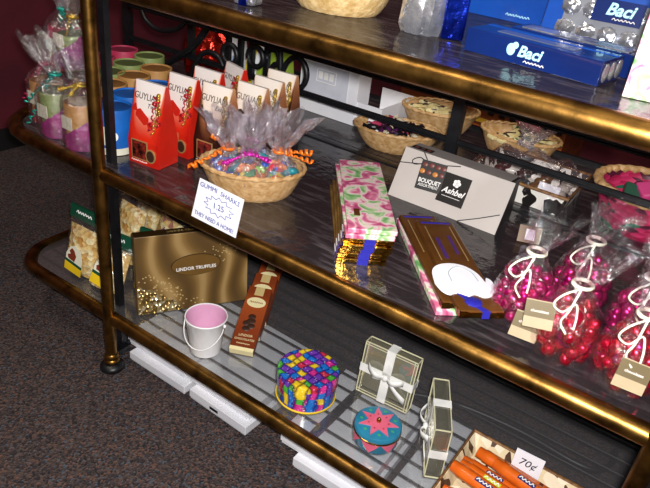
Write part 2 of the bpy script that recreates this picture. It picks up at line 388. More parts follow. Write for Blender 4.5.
# ------------------------------------------------------------------ bottom shelf
# nut bags
M['popcorn'] = ramp_noise('caramel_corn', [(.0, 'E8CF92'), (.35, 'D9B36A'), (.6, 'C08A3C'), (.85, 'F0E2B4')], 95, .45, voronoi=True, bump=1.)
M['header_green'] = pbr('dark_green_card', '0F4A34', .4)
M['label_yellow'] = pbr('yellow_label', 'E8C21E', .45)
M['label_cream'] = pbr('cream_label', 'E6E4CE', .45)
M['squirrel_brown'] = pbr('brown_print', '7A2F1C', .5)
M['mixnuts'] = ramp_noise('mixed_candy', [(0, 'D8B878'), (.3, 'E9DCA8'), (.5, 'A8705E'), (.7, 'C9A050'), (.88, '8C5A78')], 80, .45, voronoi=True, const=True, bump=1.)
def nut_bag(label, loc, rot, fill='popcorn', seed=1, hs=1.):
    t = thing('snack_bag', label, 'bag', loc, 0, 'bags of caramel corn and nuts on the bottom shelf', rot)
    W, Hh = .086, .135*hs
    rnd = random.Random(seed)
    def pillow(w, h, z0, th, n=10, m=12, am=.002):
        bm = nbm(); F = []; B = []
        for j in range(m+1):
            v = j/m
            rowF, rowB = [], []
            for i in range(n+1):
                u = i/n; e = max(0, math.sin(PI*u))**.55*max(0, math.sin(PI*min(1, .06+v*.94)))**.4
                x = (u-.5)*w*(1-.06*v); z = z0+v*h
                yy = th*.5*e
                rowF.append(bm.verts.new((x, -yy+rnd.uniform(-am, am)*e, z))); rowB.append(bm.verts.new((x, yy+rnd.uniform(-am, am)*e, z)))
            F.append(rowF); B.append(rowB)
        for A in (F, B):
            for j in range(m):
                for i in range(n): bm.faces.new((A[j][i], A[j][i+1], A[j+1][i+1], A[j+1][i]))
        bmesh.ops.remove_doubles(bm, verts=bm.verts, dist=.0004)
        return bm
    obj('contents', pillow(W*.94, Hh*.9, 0, .040, am=.004), M[fill], t, smooth=40)
    obj('bag_film', pillow(W, Hh*1.1, 0, .046, am=.0012), M['bag_film'], t, smooth=80)
    obj('header_card', bx((0, 0, Hh*1.1+.004), (W*.96, .005, .030)), M['header_green'], t)
    scribble(.040, .007, M['ink_white'], t, (-.004, -.0030, Hh*1.1+.006), n=6, name='header_print')
    lb = obj('label', pz([(-.024, .02), (.018, .015), (.020, .045), (.014, .066), (.000, .074), (-.014, .068), (-.023, .05)], -.0245, -.0235, 'y'), M['label_cream'], t)
    obj('label_band', pz([(-.025, .012), (.019, .006), (.0195, .024), (-.0245, .032)], -.0255, -.0243, 'y'), M['label_yellow'], lb)
    obj('label_stripe', pz([(-.0245, .032), (.0195, .024), (.0197, .030), (-.024, .038)], -.0256, -.0243, 'y'), M['header_green'], lb)
    obj('label_picture', pz([(-.016, .040), (.000, .036), (.004, .050), (-.002, .062), (-.008, .066), (-.014, .058), (-.010, .052), (-.018, .048)], -.0255, -.0243, 'y'), M['squirrel_brown'], lb)
    return t
nut_bag('bag of caramel corn with squirrel label, leftmost on the bottom shelf, outside the brass post', (-.162, .052, H1+.003), (-.10, .10, .15), seed=1, hs=.90)
nut_bag('low bag of caramel corn directly behind the brass post, yellow label showing', (-.078, .046, H1+.002), (-.45, .04, .20), seed=2, hs=.70)
nut_bag('bag of nuts between the black iron post and the brown truffle box', (-.006, .105, H1+.003), (-.12, .10, .30), 'mixnuts', 3, .80)
nut_bag('bag of caramel corn behind the squirrel label bag, resting under the middle shelf', (-.150, .150, H1+.003), (-.22, .12, .05), 'popcorn', 4, 1.08)
nut_bag('bag of mixed candy standing behind the post, green header tilted', (-.060, .180, H1+.003), (-.2, .22, .1), 'mixnuts', 5, 1.0)
nut_bag('bag of mixed nuts at the back, against the far side of the truffle box', (-.015, .250, H1+.003), (-.15, .16, .12), 'mixnuts', 6, 1.08)
nut_bag('bag of caramel corn far back on the left of the bottom shelf', (-.200, .262, H1+.003), (-.15, .1, 0), 'popcorn', 7, 1.0)

# truffle box
def wave_mat():
    m, nt, out = newmat('bronze_satin_print')
    b = nd(nt, 'ShaderNodeBsdfPrincipled', Roughness=.42, Metallic=.15); nt.links.new(b.outputs[0], out.inputs[0])
    tc = nd(nt, 'ShaderNodeTexCoord')
    w = nd(nt, 'ShaderNodeTexWave', Scale=4.5, Distortion=14., Detail=1.2); w.inputs['Detail Scale'].default_value = .9
    nt.links.new(tc.outputs['Object'], w.inputs['Vector'])
    rp = nd(nt, 'ShaderNodeValToRGB'); cr = rp.color_ramp; cr.elements.new(.5); cr.elements.new(.8)
    for e, (p, c) in zip(cr.elements, [(0, '5C4422'), (.45, '73572C'), (.8, '8E6F3E'), (1, 'A88A58')]): e.position = p; e.color = lin(c)
    nt.links.new(w.outputs['Fac'], rp.inputs[0]); nt.links.new(rp.outputs[0], b.inputs['Base Color']); return m
M['bronze'] = wave_mat()
M['bronze_dark'] = pbr('dark_bronze_card', '3E2B12', .4, .2)
M['glitter'] = ramp_noise('gold_leaf_print', [(0, '8E7440'), (.3, 'C8B078'), (.55, 'F0E2B8'), (.8, 'A88850')], 130, .25, metal=.75, voronoi=True, bump=1., const=True)
LW, LH = .226, .168
ang = math.atan2(.195, .118)
lind = thing('truffle_box', 'large bronze truffle gift box standing on edge behind the white bucket', 'box', (.040, .033, H1+.0005), 0, None, None)
lind.rotation_euler = Euler((-.12, 0, ang), 'XYZ')
obj('carton', bx((LW/2, .0145, LH/2), (LW, .028, LH), .001), M['bronze'], lind)
obj('top_print', bx((LW/2, .0145, LH+.0004), (LW*.99, .026, .0006)), M['bronze_dark'], lind)
text('LINDOR TRUFFLES', .009, M['gold_ink'], lind, (LW*.45, .014, LH+.0012), (0, 0, 0), name='top_lettering')
rnd = random.Random(3)
edge = [(0.001, .001), (.092, .001)] + [(.092-.088*k/9+rnd.uniform(-.006, .006), .008+.055*(k/9)**.8+rnd.uniform(-.006, .008)) for k in range(1, 9)] + [(.001, .066)]
patch('gold_leaf_corner', edge, M['glitter'], lind, -.0006, .0006)
bsp = nbm()
for k in range(46):
    x = .13+rnd.gauss(.055, .022); z = .118+(x-.15)*.28+rnd.gauss(0, .012)
    if .09 < x < LW-.004 and .07 < z < LH-.004: prism(bsp, ell(x, z, .0016, .0011, 6), -.0006, .0005, 'y')
for k in range(60):
    x = abs(rnd.gauss(.06, .04))+.004; z = .085-(x*.55)+rnd.gauss(0, .012)
    if .003 < x < .14 and .004 < z < LH-.01: prism(bsp, ell(x, z, .0018, .0013, 6), -.0008, .0005, 'y')
o_ = obj('gold_flecks', bsp, pbr('pale_gold_print', 'D8BE84', .35, .3), lind); o_['kind'] = 'stuff'
ov = patch('oval_medallion', ell(.118, .098, .050, .023, 36), M['bronze_dark'], lind, -.0010, .0004)
patch('oval_face', ell(.118, .098, .0485, .0218, 36), pbr('medallion_bronze', '80602F', .3, .3), ov, -.0016, -.0008)
text('LINDOR TRUFFLES', .0098, M['ink_white'], ov, (.118, -.0020, .091), bold=.0002, name='medallion_lettering')

# bucket
M['pail_white'] = pbr('white_enamel', 'F2F2F2', .28, 0, 'E8E8EA', 30, coat=.4)
M['pail_pink'] = pbr('pink_enamel', 'DBA3C4', .4)
bk = thing('bucket', 'small empty white bucket with pink inside and thin handle', 'bucket', (.208, .050, H1), .3)
obj('pail', lt([(.0265, 0), (.028, .001), (.0378, .074), (.0392, .0755), (.0397, .0775), (.0388, .079), (.0372, .0785), (.0364, .074)], 48), M['pail_white'], bk, smooth=40)
obj('pail_lining', lt([(.0258, .0022), (.0360, .0745), (.0369, .0775)], 48), M['pail_pink'], bk, smooth=40)
hp = [(-.039*math.cos(PI*k/16), -.0415-.004-.004*math.sin(PI*k/16), .066-.040*math.sin(PI*k/16)) for k in range(17)]
hp = [(x, -math.sqrt(max(0, (.0395-.0002)**2-x*x)) * (0.82+.18*z/.066) - .003, z) for x, y, z in hp]
obj('handle', tb(hp, .0011, 6), M['pail_white'], bk, smooth=60)
for sx_ in (-1, 1): obj('handle_lug', lt([(.004, 0), (.003, .003)], 10, capt=True), M['pail_white'], bk, (sx_*.037, 0, .066), (0, sx_*PI/2, 0))

# chocolate cartons
M['rust'] = print_grad('rust_carton', [(.0, '6A2C12'), (.45, '84381A'), (.8, '9E4A20'), (1, '7A3416')], 1, 0, .14, .35, .15)
M['carton_cream'] = pbr('cream_card', 'E9DCA8', .5)
cd = thing('chocolate_carton', 'rust chocolate carton with cream oval, nearest of three leaning in a row', 'box', (.268, .084, H1+.0005), 0, 'rust chocolate cartons on the bottom shelf')
CW, CL, CT = .047, .148, .016
cd.rotation_euler = Euler((.36, 0, .45), 'XYZ')
obj('carton', bx((0, CL/2, CT/2), (CW, CL, CT), .0006), M['rust'], cd)
obj('end_label', bx((0, -.0004, CT/2), (CW*.98, .001, CT*.98)), M['carton_cream'], cd)
obj('bottom_band', bx((0, .003, CT+.0003), (CW*.98, .006, .0007)), M['carton_cream'], cd)
obj('top_tab', bx((0, CL-.011, CT+.0004), (.018, .020, .0009)), pbr('tan_card', 'C6AE74', .5), cd)
o1 = patch('oval_label', ell(0, .110, .019, .012, 26), M['carton_cream'], cd, CT, CT+.0008, 'z')
scribble(.026, .004, M['squirrel_brown'], o1, (0, .110, CT+.0010), (0, 0, 0), 6, 'oval_print')
bl = nbm()
for (x, y, r_) in ((-.006, .060, .008), (.002, .066, .009), (.004, .055, .008), (-.004, .048, .008), (.001, .076, .008)): ball(bl, (x, y, CT), r_, 10, 6, (1, .8, .14))
obj('truffle_picture', bl, M['ink_brown'], cd, smooth=60)
text('LINDOR', .0075, M['carton_cream'], cd, (0, .032, CT+.0006), (0, 0, 0), name='carton_lettering')
text('CHOCOLATES', .006, M['carton_cream'], cd, (0, .023, CT+.0006), (0, 0, 0), name='carton_lettering')
scribble(.026, .003, M['carton_cream'], cd, (0, .014, CT+.0004), (0, 0, 0), 7, 'small_print')
dr = Vector((-.435, .90, 0))*.050
dup_thing(cd, Vector((.268, .084, H1+.0005))+dr, 'rust chocolate carton with cream oval, middle of three leaning in a row')
dup_thing(cd, Vector((.268, .084, H1+.0005))+dr*2, 'rust chocolate carton, farthest of three, mostly hidden by the others')

# patterned tin
def sweets_print():
    m, nt, out = newmat('sweet_wrapper_print')
    b = nd(nt, 'ShaderNodeBsdfPrincipled', Roughness=.22, **{'Coat Weight': .5}); nt.links.new(b.outputs[0], out.inputs[0])
    tc0 = nd(nt, 'ShaderNodeTexCoord'); mp = nd(nt, 'ShaderNodeMapping'); mp.inputs['Rotation'].default_value = (0, 0, .25)
    nzz = nd(nt, 'ShaderNodeTexNoise', Scale=38., Detail=1.); nt.links.new(tc0.outputs['Object'], nzz.inputs['Vector'])
    sc_ = nd(nt, 'ShaderNodeVectorMath', operation='SCALE'); sc_.inputs['Scale'].default_value = .016; nt.links.new(nzz.outputs['Color'], sc_.inputs[0])
    tc = nd(nt, 'ShaderNodeVectorMath', operation='ADD'); nt.links.new(tc0.outputs['Object'], tc.inputs[0]); nt.links.new(sc_.outputs[0], tc.inputs[1])
    mp.inputs['Scale'].default_value = (74, 74, 74); nt.links.new(tc.outputs[0], mp.inputs[0])
    fl = nd(nt, 'ShaderNodeVectorMath', operation='FLOOR'); nt.links.new(mp.outputs[0], fl.inputs[0])
    wn = nd(nt, 'ShaderNodeTexWhiteNoise'); nt.links.new(fl.outputs[0], wn.inputs['Vector'])
    rp = nd(nt, 'ShaderNodeValToRGB'); cr = rp.color_ramp; cr.interpolation = 'CONSTANT'
    st = [(0, '1F6FC4'), (.20, '6A3AA8'), (.42, 'E8C72A'), (.60, 'D2328C'), (.78, '4CAF3C'), (.90, 'C8324E')]
    while len(cr.elements) < 6: cr.elements.new(.5)
    for e, (p, c) in zip(cr.elements, st): e.position = p; e.color = lin(c)
    nt.links.new(wn.outputs['Value'], rp.inputs[0])
    fr = nd(nt, 'ShaderNodeVectorMath', operation='FRACTION'); nt.links.new(mp.outputs[0], fr.inputs[0])
    sb = nd(nt, 'ShaderNodeVectorMath', operation='SUBTRACT'); sb.inputs[1].default_value = (.5, .5, .5); nt.links.new(fr.outputs[0], sb.inputs[0])
    ab = nd(nt, 'ShaderNodeVectorMath', operation='ABSOLUTE'); nt.links.new(sb.outputs[0], ab.inputs[0])
    sx = nd(nt, 'ShaderNodeSeparateXYZ'); nt.links.new(ab.outputs[0], sx.inputs[0])
    mm = nd(nt, 'ShaderNodeMath', operation='MAXIMUM'); nt.links.new(sx.outputs[0], mm.inputs[0]); nt.links.new(sx.outputs[1], mm.inputs[1])
    r2 = nd(nt, 'ShaderNodeValToRGB'); r2.color_ramp.elements[0].position = .26; r2.color_ramp.elements[0].color = (1, 1, 1, 1)
    r2.color_ramp.elements[1].position = .5; r2.color_ramp.elements[1].color = (.16, .12, .4, 1); nt.links.new(mm.outputs[0], r2.inputs[0])
    mu = nd(nt, 'ShaderNodeMix', data_type='RGBA', blend_type='MULTIPLY'); mu.inputs[0].default_value = 1
    nt.links.new(rp.outputs[0], mu.inputs[6]); nt.links.new(r2.outputs[0], mu.inputs[7])
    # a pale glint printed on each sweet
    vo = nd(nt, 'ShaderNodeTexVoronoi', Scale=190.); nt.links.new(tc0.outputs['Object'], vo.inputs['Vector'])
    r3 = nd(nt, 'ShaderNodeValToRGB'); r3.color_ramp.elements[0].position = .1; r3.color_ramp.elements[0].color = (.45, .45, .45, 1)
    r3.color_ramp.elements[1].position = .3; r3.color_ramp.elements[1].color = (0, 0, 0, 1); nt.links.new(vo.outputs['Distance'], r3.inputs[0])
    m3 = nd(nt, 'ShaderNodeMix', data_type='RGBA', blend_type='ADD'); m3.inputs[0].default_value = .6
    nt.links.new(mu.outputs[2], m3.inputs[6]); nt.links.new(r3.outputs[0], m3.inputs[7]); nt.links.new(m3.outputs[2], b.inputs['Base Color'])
    return m
M['sweets'] = sweets_print()
tin = thing('round_tin', 'large round tin printed with multicoloured wrapped sweets', 'tin', (.421, .083, H1), .1)
R_ = .0535
obj('tin_body', lt([(R_-.003, 0), (R_-.001, .001), (R_-.001, .045)], 56, capt=True), M['sweets'], tin, smooth=40)
obj('lid', lt([(R_+.0008, .034), (R_+.0008, .053), (R_-.0005, .0562), (R_-.004, .0572), (R_-.006, .0565)], 56, capt=True), M['sweets'], tin, smooth=40)
obj('bottom_rim', lt([(R_-.001, 0), (R_+.0006, .0008), (R_+.0006, .003), (R_-.0008, .0038)], 56), M['label_yellow'], tin, smooth=50)

# star tin
M['teal'] = pbr('teal_enamel', '2C7E9E', .25, 0, '266F8C', 30, coat=.4)
M['coral'] = pbr('coral_enamel', 'DE6680', .3, 0, 'D05A76', 40, coat=.3)
M['leaf_green'] = pbr('green_enamel', '3FA06A', .3)
st = thing('trinket_tin', 'small round teal tin with pink star on lid and gold bead', 'tin', (.573, .074, H1), .0)
r0 = .0385
obj('tin_body', lt([(r0-.004, 0), (r0-.0015, .004), (r0-.001, .028)], 48, capt=True), M['teal'], st, smooth=40)
def star_pts(n, ro, ri, rot=0): return [((ro if k % 2 == 0 else ri)*math.cos(rot+PI*k/n), (ro if k % 2 == 0 else ri)*math.sin(rot+PI*k/n)) for k in range(2*n)]
ld = obj('lid', lt([(r0+.0006, .0235), (r0+.0008, .0335), (r0-.001, .0358), (r0-.008, .0372), (.004, .0378)], 48, capt=True), M['teal'], st, smooth=40)
bmr = lt([(r0+.0006, .0238), (r0+.0016, .0244), (r0+.0016, .0268), (r0+.0006, .0274)], 48, capb=False)
obj('gold_rim', bmr, M['gold_foil'], st, smooth=50)
bs = nbm(); bmesh.ops.create_circle  # star laid on the lid
prism(bs, star_pts(7, .0335, .0165, .35), .0366, .0386, 'z'); obj('pink_star', bs, M['coral'], ld)
bdots = nbm(); bleaf = nbm()
for k in range(7):
    a = .35+2*PI*k/7; prism(bdots, ell(.017*math.cos(a), .017*math.sin(a), .0016, .0016, 8), .0384, .0390, 'z')
    a += PI/7; prism(bleaf, ell(.0285*math.cos(a), .0285*math.sin(a), .0030, .0024, 10), .0362, .0374, 'z')
obj('star_dots', bdots, pbr('dark_red_enamel', 'A02C40', .3), ld); obj('leaf_dots', bleaf, M['leaf_green'], ld)
obj('bead_knob', lt([(.003, .0376), (.0042, .041), (.0034, .0445), (.001, .0475)], 14, capt=True), M['gold_foil'], ld, smooth=60)
bt = nbm()
for k in range(7):
    a = 2*PI*(k+.5)/7; n_ = 7; up_ = []; lo_ = []
    A = [bt.verts.new(((r0+.0003)*math.cos(a+d*.43), (r0+.0003)*math.sin(a+d*.43), .0238)) for d in (-1, -.5, 0, .5, 1)]
    Bv = [bt.verts.new(((r0-.0002)*math.cos(a+d*.22), (r0-.0002)*math.sin(a+d*.22), .014)) for d in (-1, 0, 1)]
    tip = bt.verts.new(((r0-.0003)*math.cos(a), (r0-.0003)*math.sin(a), .0045))
    bt.faces.new((A[0], A[1], Bv[0])); bt.faces.new((A[1], A[2], Bv[1], Bv[0])); bt.faces.new((A[2], A[3], Bv[2], Bv[1])); bt.faces.new((A[3], A[4], Bv[2])); bt.faces.new((Bv[0], Bv[1], tip)); bt.faces.new((Bv[1], Bv[2], tip))
obj('pink_points', bt, M['coral'], st, solid=.0012)

# clear ribboned boxes
def clear_box(label, loc, rot, W=.108, D=.022, Hh=.115):
    t = thing('clear_gift_box', label, 'box', loc, 0, 'clear gift boxes with white ribbon', rot)
    obj('plastic_box', bx((W/2, D/2, Hh/2), (W-.002, D-.002, Hh-.002)), M['clear_plastic'], t)
    e = nbm(); q = .0016
    for y in (q/2, D-q/2):
        for z in (q/2, Hh-q/2, ): box(e, (W/2, y, z), (W, q, q))
        for x in (q/2, W-q/2): box(e, (x, y, Hh/2), (q, q, Hh))
    for x in (q/2, W-q/2):
        for z in (q/2, Hh-q/2): box(e, (x, D/2, z), (q, D, q))
    for z in (.006, Hh-.006): box(e, (W/2, .0012, z), (W, .0012, .0012))
    for x in (.006, W-.006): box(e, (x, .0012, Hh/2), (.0012, .0012, Hh))
    obj('edge_frame', e, M['cream_plastic'], t)
    obj('inner_tray', bx((W/2, D-.004, Hh/2), (W-.006, .002, Hh-.006)), pbr('grey_insert', '8A8878', .5), t)
    rb = nbm()
    for y in (-.0006, D+.0006): box(rb, (W*.5, y, Hh/2), (.016, .0006, Hh+.0024)); box(rb, (W/2, y, Hh*.5), (W+.0024, .0006, .016))
    for z in (-.0003, Hh+.0006): box(rb, (W*.5, D/2, z), (.016, D+.0018, .0006))
    for x in (-.0006, W+.0006): box(rb, (x, D/2, Hh*.5), (.0006, D+.0018, .016))
    rib = obj('ribbon', rb, M['ribbon_white'], t)
    bw = nbm()
    for sx_, sz, L in ((-1, .28, .036), (1, .12, .034), (1, -.75, .042), (-1, -.25, .026)):
        pr_ = None
        for k in range(9):
            u = k/8; x = W*.5+sx_*L*u; z = Hh*.5+L*u*sz; y = -.002-.012*math.sin(PI*u)*(1 if sz > 0 else .3); w = .0035+.003*u
            q2 = [bw.verts.new((x, y, z-w)), bw.verts.new((x, y, z+w))]
            if pr_: bw.faces.new((pr_[0], pr_[1], q2[1], q2[0]))
            pr_ = q2
    ball(bw, (W*.5, -.005, Hh*.5), .006, 8, 6, (1, .7, 1))
    obj('bow', bw, M['ribbon_white'], rib, smooth=60, solid=.0006)
    return t
clear_box('clear gift box with white bow standing face on behind the star tin', (.484, .150, H1+.001), (-.10, 0, .08), .101, .022, .106)
clear_box('clear gift box turned edge on, beside the orange bar tray', (.618, .160, H1+.001), (.02, 0, .489-PI/2), .118, .027, .102)

# bar basket
def flat_basket(t, W, D, Hh, mat_a, mat_b, flare=.012):
    bm = nbm(); T = .003
    def ringp(o, z): return [(-o, -o, z), (W+o, -o, z), (W+o, D+o, z), (-o, D+o, z)]
    rows = [ringp(0, 0), ringp(flare, Hh), ringp(flare-T, Hh), ringp(-T, T)]
    V = [[bm.verts.new(p) for p in r] for r in rows]
    bm.faces.new(V[0]); bm.faces.new(V[3])
    for A, B in zip(V, V[1:]):
        for k in range(4): bm.faces.new((A[k], A[(k+1) % 4], B[(k+1) % 4], B[k]))
    obj('woven_tray', bm, mat_a, t)
    rim = nbm(); tube(rim, [(-flare, -flare, Hh), (W+flare, -flare, Hh), (W+flare, D+flare, Hh), (-flare, D+flare, Hh)], .0035, 8, True)
    obj('rim', rim, mat_b, t, smooth=60)
M['weave_bw'] = ramp_noise('cream_brown_weave', [(0, 'D9C6A0'), (.5, 'E6D8BC'), (.78, '4A2E1C')], 70, .5, voronoi=True, const=True, bump=.6, stretch=(1, 1, .5))
M['rim_brown'] = pbr('brown_cane', '5A3A1E', .5, 0, '8A6238', 120)
tb7 = thing('snack_tray', 'rectangular woven cream and brown tray full of orange bars', 'tray', (.714, .022, H1+.0005), 0)
flat_basket(tb7, .20, .140, .028, M['weave_bw'], M['rim_brown'])
M['bar_orange'] = pbr('orange_wrapper', 'D8661A', .28, 0, 'C04E10', 30, .25, 60, coat=.3)
M['bar_brown'] = pbr('brown_print_wrapper', '6A2A14', .35)
M['bar_blue'] = pbr('navy_print', '26346E', .4)
M['bar_lime'] = pbr('lime_print', 'C8D42A', .4)
proto = None
blab = ['orange bar at the front of the woven tray, lowest', 'orange bar with lime print lying across the woven tray', 'orange bar with blue lettering along the back of the woven tray', 'orange bar near the front right of the woven tray', 'orange bar on top in the middle of the woven tray', 'orange bar on top at the front of the woven tray', 'orange bar on top at the left of the woven tray', 'orange bar deep in the woven tray under the lime printed one']
bpos = [((.786, .042, H1+.016), .04), ((.788, .088, H1+.026), -.10), ((.800, .130, H1+.028), -.08), ((.842, .066, H1+.016), .02), ((.832, .106, H1+.042), -.16), ((.834, .046, H1+.038), -.05), ((.782, .064, H1+.038), -.12), ((.786, .110, H1+.016), -.05)]
for k, (p, rz) in enumerate(bpos):
    if proto is None:
        t = thing('candy_bar', blab[0], 'candy bar', p, rz, 'orange bars in the woven tray')
        L = .125
        w = obj('wrapper', tb([(-L/2-.012, 0, 0), (-L/2-.002, 0, 0), (-L/2, 0, 0), (-L/2+.01, 0, 0), (L/2-.01, 0, 0), (L/2, 0, 0), (L/2+.002, 0, 0), (L/2+.012, 0, 0)], .011, 12, rf=lambda u: .011 if .2 < u < .8 else (.010 if .1 < u < .9 else .0095)), M['bar_orange'], t, smooth=50)
        tbp = nbm(); box(tbp, (-.02, -.004, .0103), (.028, .008, .0012)); obj('blue_print', tbp, M['bar_blue'], t)
        obj('brown_stripe', bx((.030, -.002, .0106), (.006, .012, .001)), M['bar_brown'], t)
        scribble(.024, .006, M['ink_white'], t, (-.02, -.004, .0112), (0, 0, 0), 4, 'wrapper_print')
        proto = t
    else:
        t = dup_thing(proto, p, blab[k], rz)
        if k == 1:
            for c in t.children:
                if c.name.startswith('blue_print'): 
                    c.data = c.data.copy(); c.data.materials[0] = M['bar_lime']
c70 = thing('price_card', 'white handwritten seventy cent price card standing in the bar tray', 'card', (.776, .150, H1+.014), .10, None, (-.06, .03, .08))
obj('card', bx((.0225, 0, .023), (.045, .0012, .046)), M['white_paper'], c70)
text('70¢', .019, M['ink_black'], c70, (.022, -.0012, .026), shear=.2)

# ------------------------------------------------------------------ middle shelf, left: candles
def candle_cup(label, p, body, top, labelled=False):
    t = thing('candle_cup', label, 'candle', (p[0], p[1], H2), 0, 'colour coded lidded candle cups')
    obj('cup', lt([(.0325, 0), (.0335, .002), (.034, .082), (.0335, .085), (.0315, .085), (.0312, .079)], 36), M[body], t, smooth=40)
    obj('lid', lt([(.0312, .0815), (.029, .0828), (.010, .083)], 36, capt=True), M[top], t, smooth=40)
    obj('base_band', lt([(.0336, .0005), (.0342, .001), (.0344, .013), (.0338, .0135)], 36), M['label_cream'], t, smooth=40)
    if labelled:
        bl_ = nbm(); n = 10
        for (a0, a1, z0, z1) in ((-118, -60, .020, .055),):
            A = [bl_.verts.new((.0348*math.cos(math.radians(a0+(a1-a0)*k/n)), .0348*math.sin(math.radians(a0+(a1-a0)*k/n)), z0)) for k in range(n+1)]
            B = [bl_.verts.new((v.co.x, v.co.y, z1)) for v in A]
            for k in range(n): bl_.faces.new((A[k], A[k+1], B[k+1], B[k]))
        obj('paper_label', bl_, M['label_cream'], t)
        obj('round_sticker', lt([(.001, 0), (.009, .0), (.009, .001)], 16, capt=True), M['ink_white'], t, (.0352*math.cos(-.75), .0352*math.sin(-.75), .038), (0, PI/2, -.75))
    return t
M['cup_blue'] = pbr('blue_cup', '1C6CC8', .4, 0, '1A60B4', 30); M['lid_blue'] = pbr('blue_wax', '14509A', .5)
M['cup_tan'] = pbr('tan_cup', 'C09256', .5, 0, 'AE8048', 40); M['lid_tan'] = pbr('brown_wax', '7E5526', .55)
M['cup_green'] = pbr('olive_cup', '8A9A5E', .5, 0, '7C8C52', 40); M['lid_green'] = pbr('olive_wax', '46502A', .55)
M['cup_red'] = pbr('raspberry_cup', 'B83A5C', .5, 0, 'A82E50', 40); M['lid_red'] = pbr('raspberry_wax', '6A1630', .55)
for lab, p, b, t_, f in [
    ('bright blue candle cup with cream label nearest the black iron post', (-.060, .078), 'cup_blue', 'lid_blue', True),
    ('bright blue candle cup just behind the nearest blue one', (-.100, .150), 'cup_blue', 'lid_blue', False),
    ('blue candle cup peeping out behind the first red carton', (-.112, .228), 'cup_blue', 'lid_blue', False),
    ('tan candle cup nearest the black iron post', (-.172, .160), 'cup_tan', 'lid_tan', False),
    ('tan candle cup in the middle of the brown row', (-.190, .236), 'cup_tan', 'lid_tan', False),
    ('tan candle cup at the back, right end of the brown row', (-.205, .310), 'cup_tan', 'lid_tan', False),
    ('olive candle cup nearest the black iron post', (-.240, .212), 'cup_green', 'lid_green', False),
    ('olive candle cup in the middle of the green row', (-.268, .288), 'cup_green', 'lid_green', False),
    ('olive candle cup at the back, right end of the green row', (-.290, .366), 'cup_green', 'lid_green', False),
    ('raspberry red candle cup nearest the black iron post', (-.342, .268), 'cup_red', 'lid_red', False),
    ('raspberry red candle cup at the very back against the lattice', (-.364, .352), 'cup_red', 'lid_red', False)]:
    candle_cup(lab, p, b, t_, f)

M['tissue'] = pbr('magenta_tissue', 'A01E78', .6, 0, '7E1460', 40, .8, 60)
M['tissue_red'] = pbr('red_tissue', '9E1C3E', .6, 0, '7E1430', 40, .8, 60)
M['rib_teal'] = pbr('teal_ribbon', '1F9C8C', .2, .5); M['rib_pink'] = pbr('pink_ribbon', 'C2285E', .2, .5); M['rib_gold'] = pbr('gold_ribbon', 'D8B24A', .18, .8)
def bag_candle(label, p, cup, lidm, tissue, rib, seed, lean, curl_to, top=.075, h=.085):
    t = thing('wrapped_candle', label, 'candle', p, 0, 'cellophane wrapped candles at the left end')
    obj('candle', lt([(.030, .002), (.031, .004), (.0315, h-.003), (.030, h)], 30, capt=True), M[cup], t, smooth=40)
    obj('wax_top', lt([(.0302, h-.002), (.029, h+.001), (.01, h+.0015)], 30, capt=True), M[lidm], t, smooth=40)
    obj('paper_label', bx((-.004, -.0312, .050), (.028, .002, .024)), M['label_cream'], t)
    rnd_ = random.Random(seed)
    obj('tissue', lt([(.0325, .001), (.034, .006), (.0345, .025), (.0335, .045)], 36, lambda a, j, r, z: (r+rnd_.uniform(-.001, .0012), z if j < 2 else z+.012*math.cos(a-.6)*(j-1)+rnd_.uniform(-.002, .002))), M[tissue], t, smooth=50)
    obj('cellophane', cello(seed, [(.035, .0005), (.0365, .004), (.0375, .03), (.037, h), (.030, h+.012), (.010, h+.028), (.008, h+.034), (.014, h+.044), (.022, h+.034+top*.45), (.030, h+.034+top*.75)], .22, 9, .0018, lean=lean), M['cello_thin'], t, smooth=30)
    c = nbm(); a0 = (0, -.004, h+.031)
    for e in curl_to: curl(c, a0, e, .0042, 8, .0035)
    tube(c, [(.010*math.cos(2*PI*k/10), .010*math.sin(2*PI*k/10), h+.031) for k in range(10)], .0026, 6, True)
    obj('curled_ribbon', c, M[rib], t, smooth=70, solid=.0005)
    return t
Z2 = H2+.0885
bag_candle('olive wrapped candle with magenta tissue at the left end, front of lower tier', (-.186, .050, H2), 'cup_green', 'lid_green', 'tissue', 'rib_teal', 11, (-.55, -.2), [(-.040, -.040, .060), (-.034, -.045, .020)])
bag_candle('tan wrapped candle with magenta tissue beside the brass post', (-.108, .046, H2), 'cup_tan', 'lid_tan', 'tissue', 'rib_gold', 12, (-.35, .1), [(.012, -.03, .105), (-.02, -.032, .108)])
bag_candle('cream labelled wrapped candle at the far left end of the shelf, pink ribbon', (-.262, .080, H2), 'cup_tan', 'lid_tan', 'tissue_red', 'rib_pink', 13, (-.5, .0), [(-.050, -.022, .035), (-.056, -.010, .065)], .06, .082)
bag_candle('wrapped candle hidden at the back of the lower tier', (-.300, .160, H2), 'cup_red', 'lid_red', 'tissue_red', 'rib_pink', 14, (0, .1), [(-.03, 0, .07)], .006, .0)if False else None
bag_candle('red wrapped candle on the upper tier with teal curled ribbon', (-.290, .150, Z2), 'cup_red', 'lid_red', 'tissue_red', 'rib_teal', 15, (.1, .2), [(.035, -.03, .06), (.052, -.02, .085), (.03, -.04, .02)], .06, .085)
bag_candle('olive wrapped candle on the upper tier half behind the brass post', (-.205, .110, Z2+.03), 'cup_green', 'lid_green', 'tissue', 'rib_gold', 16, (.2, .1), [(.01, -.03, .04)], .06, .06)
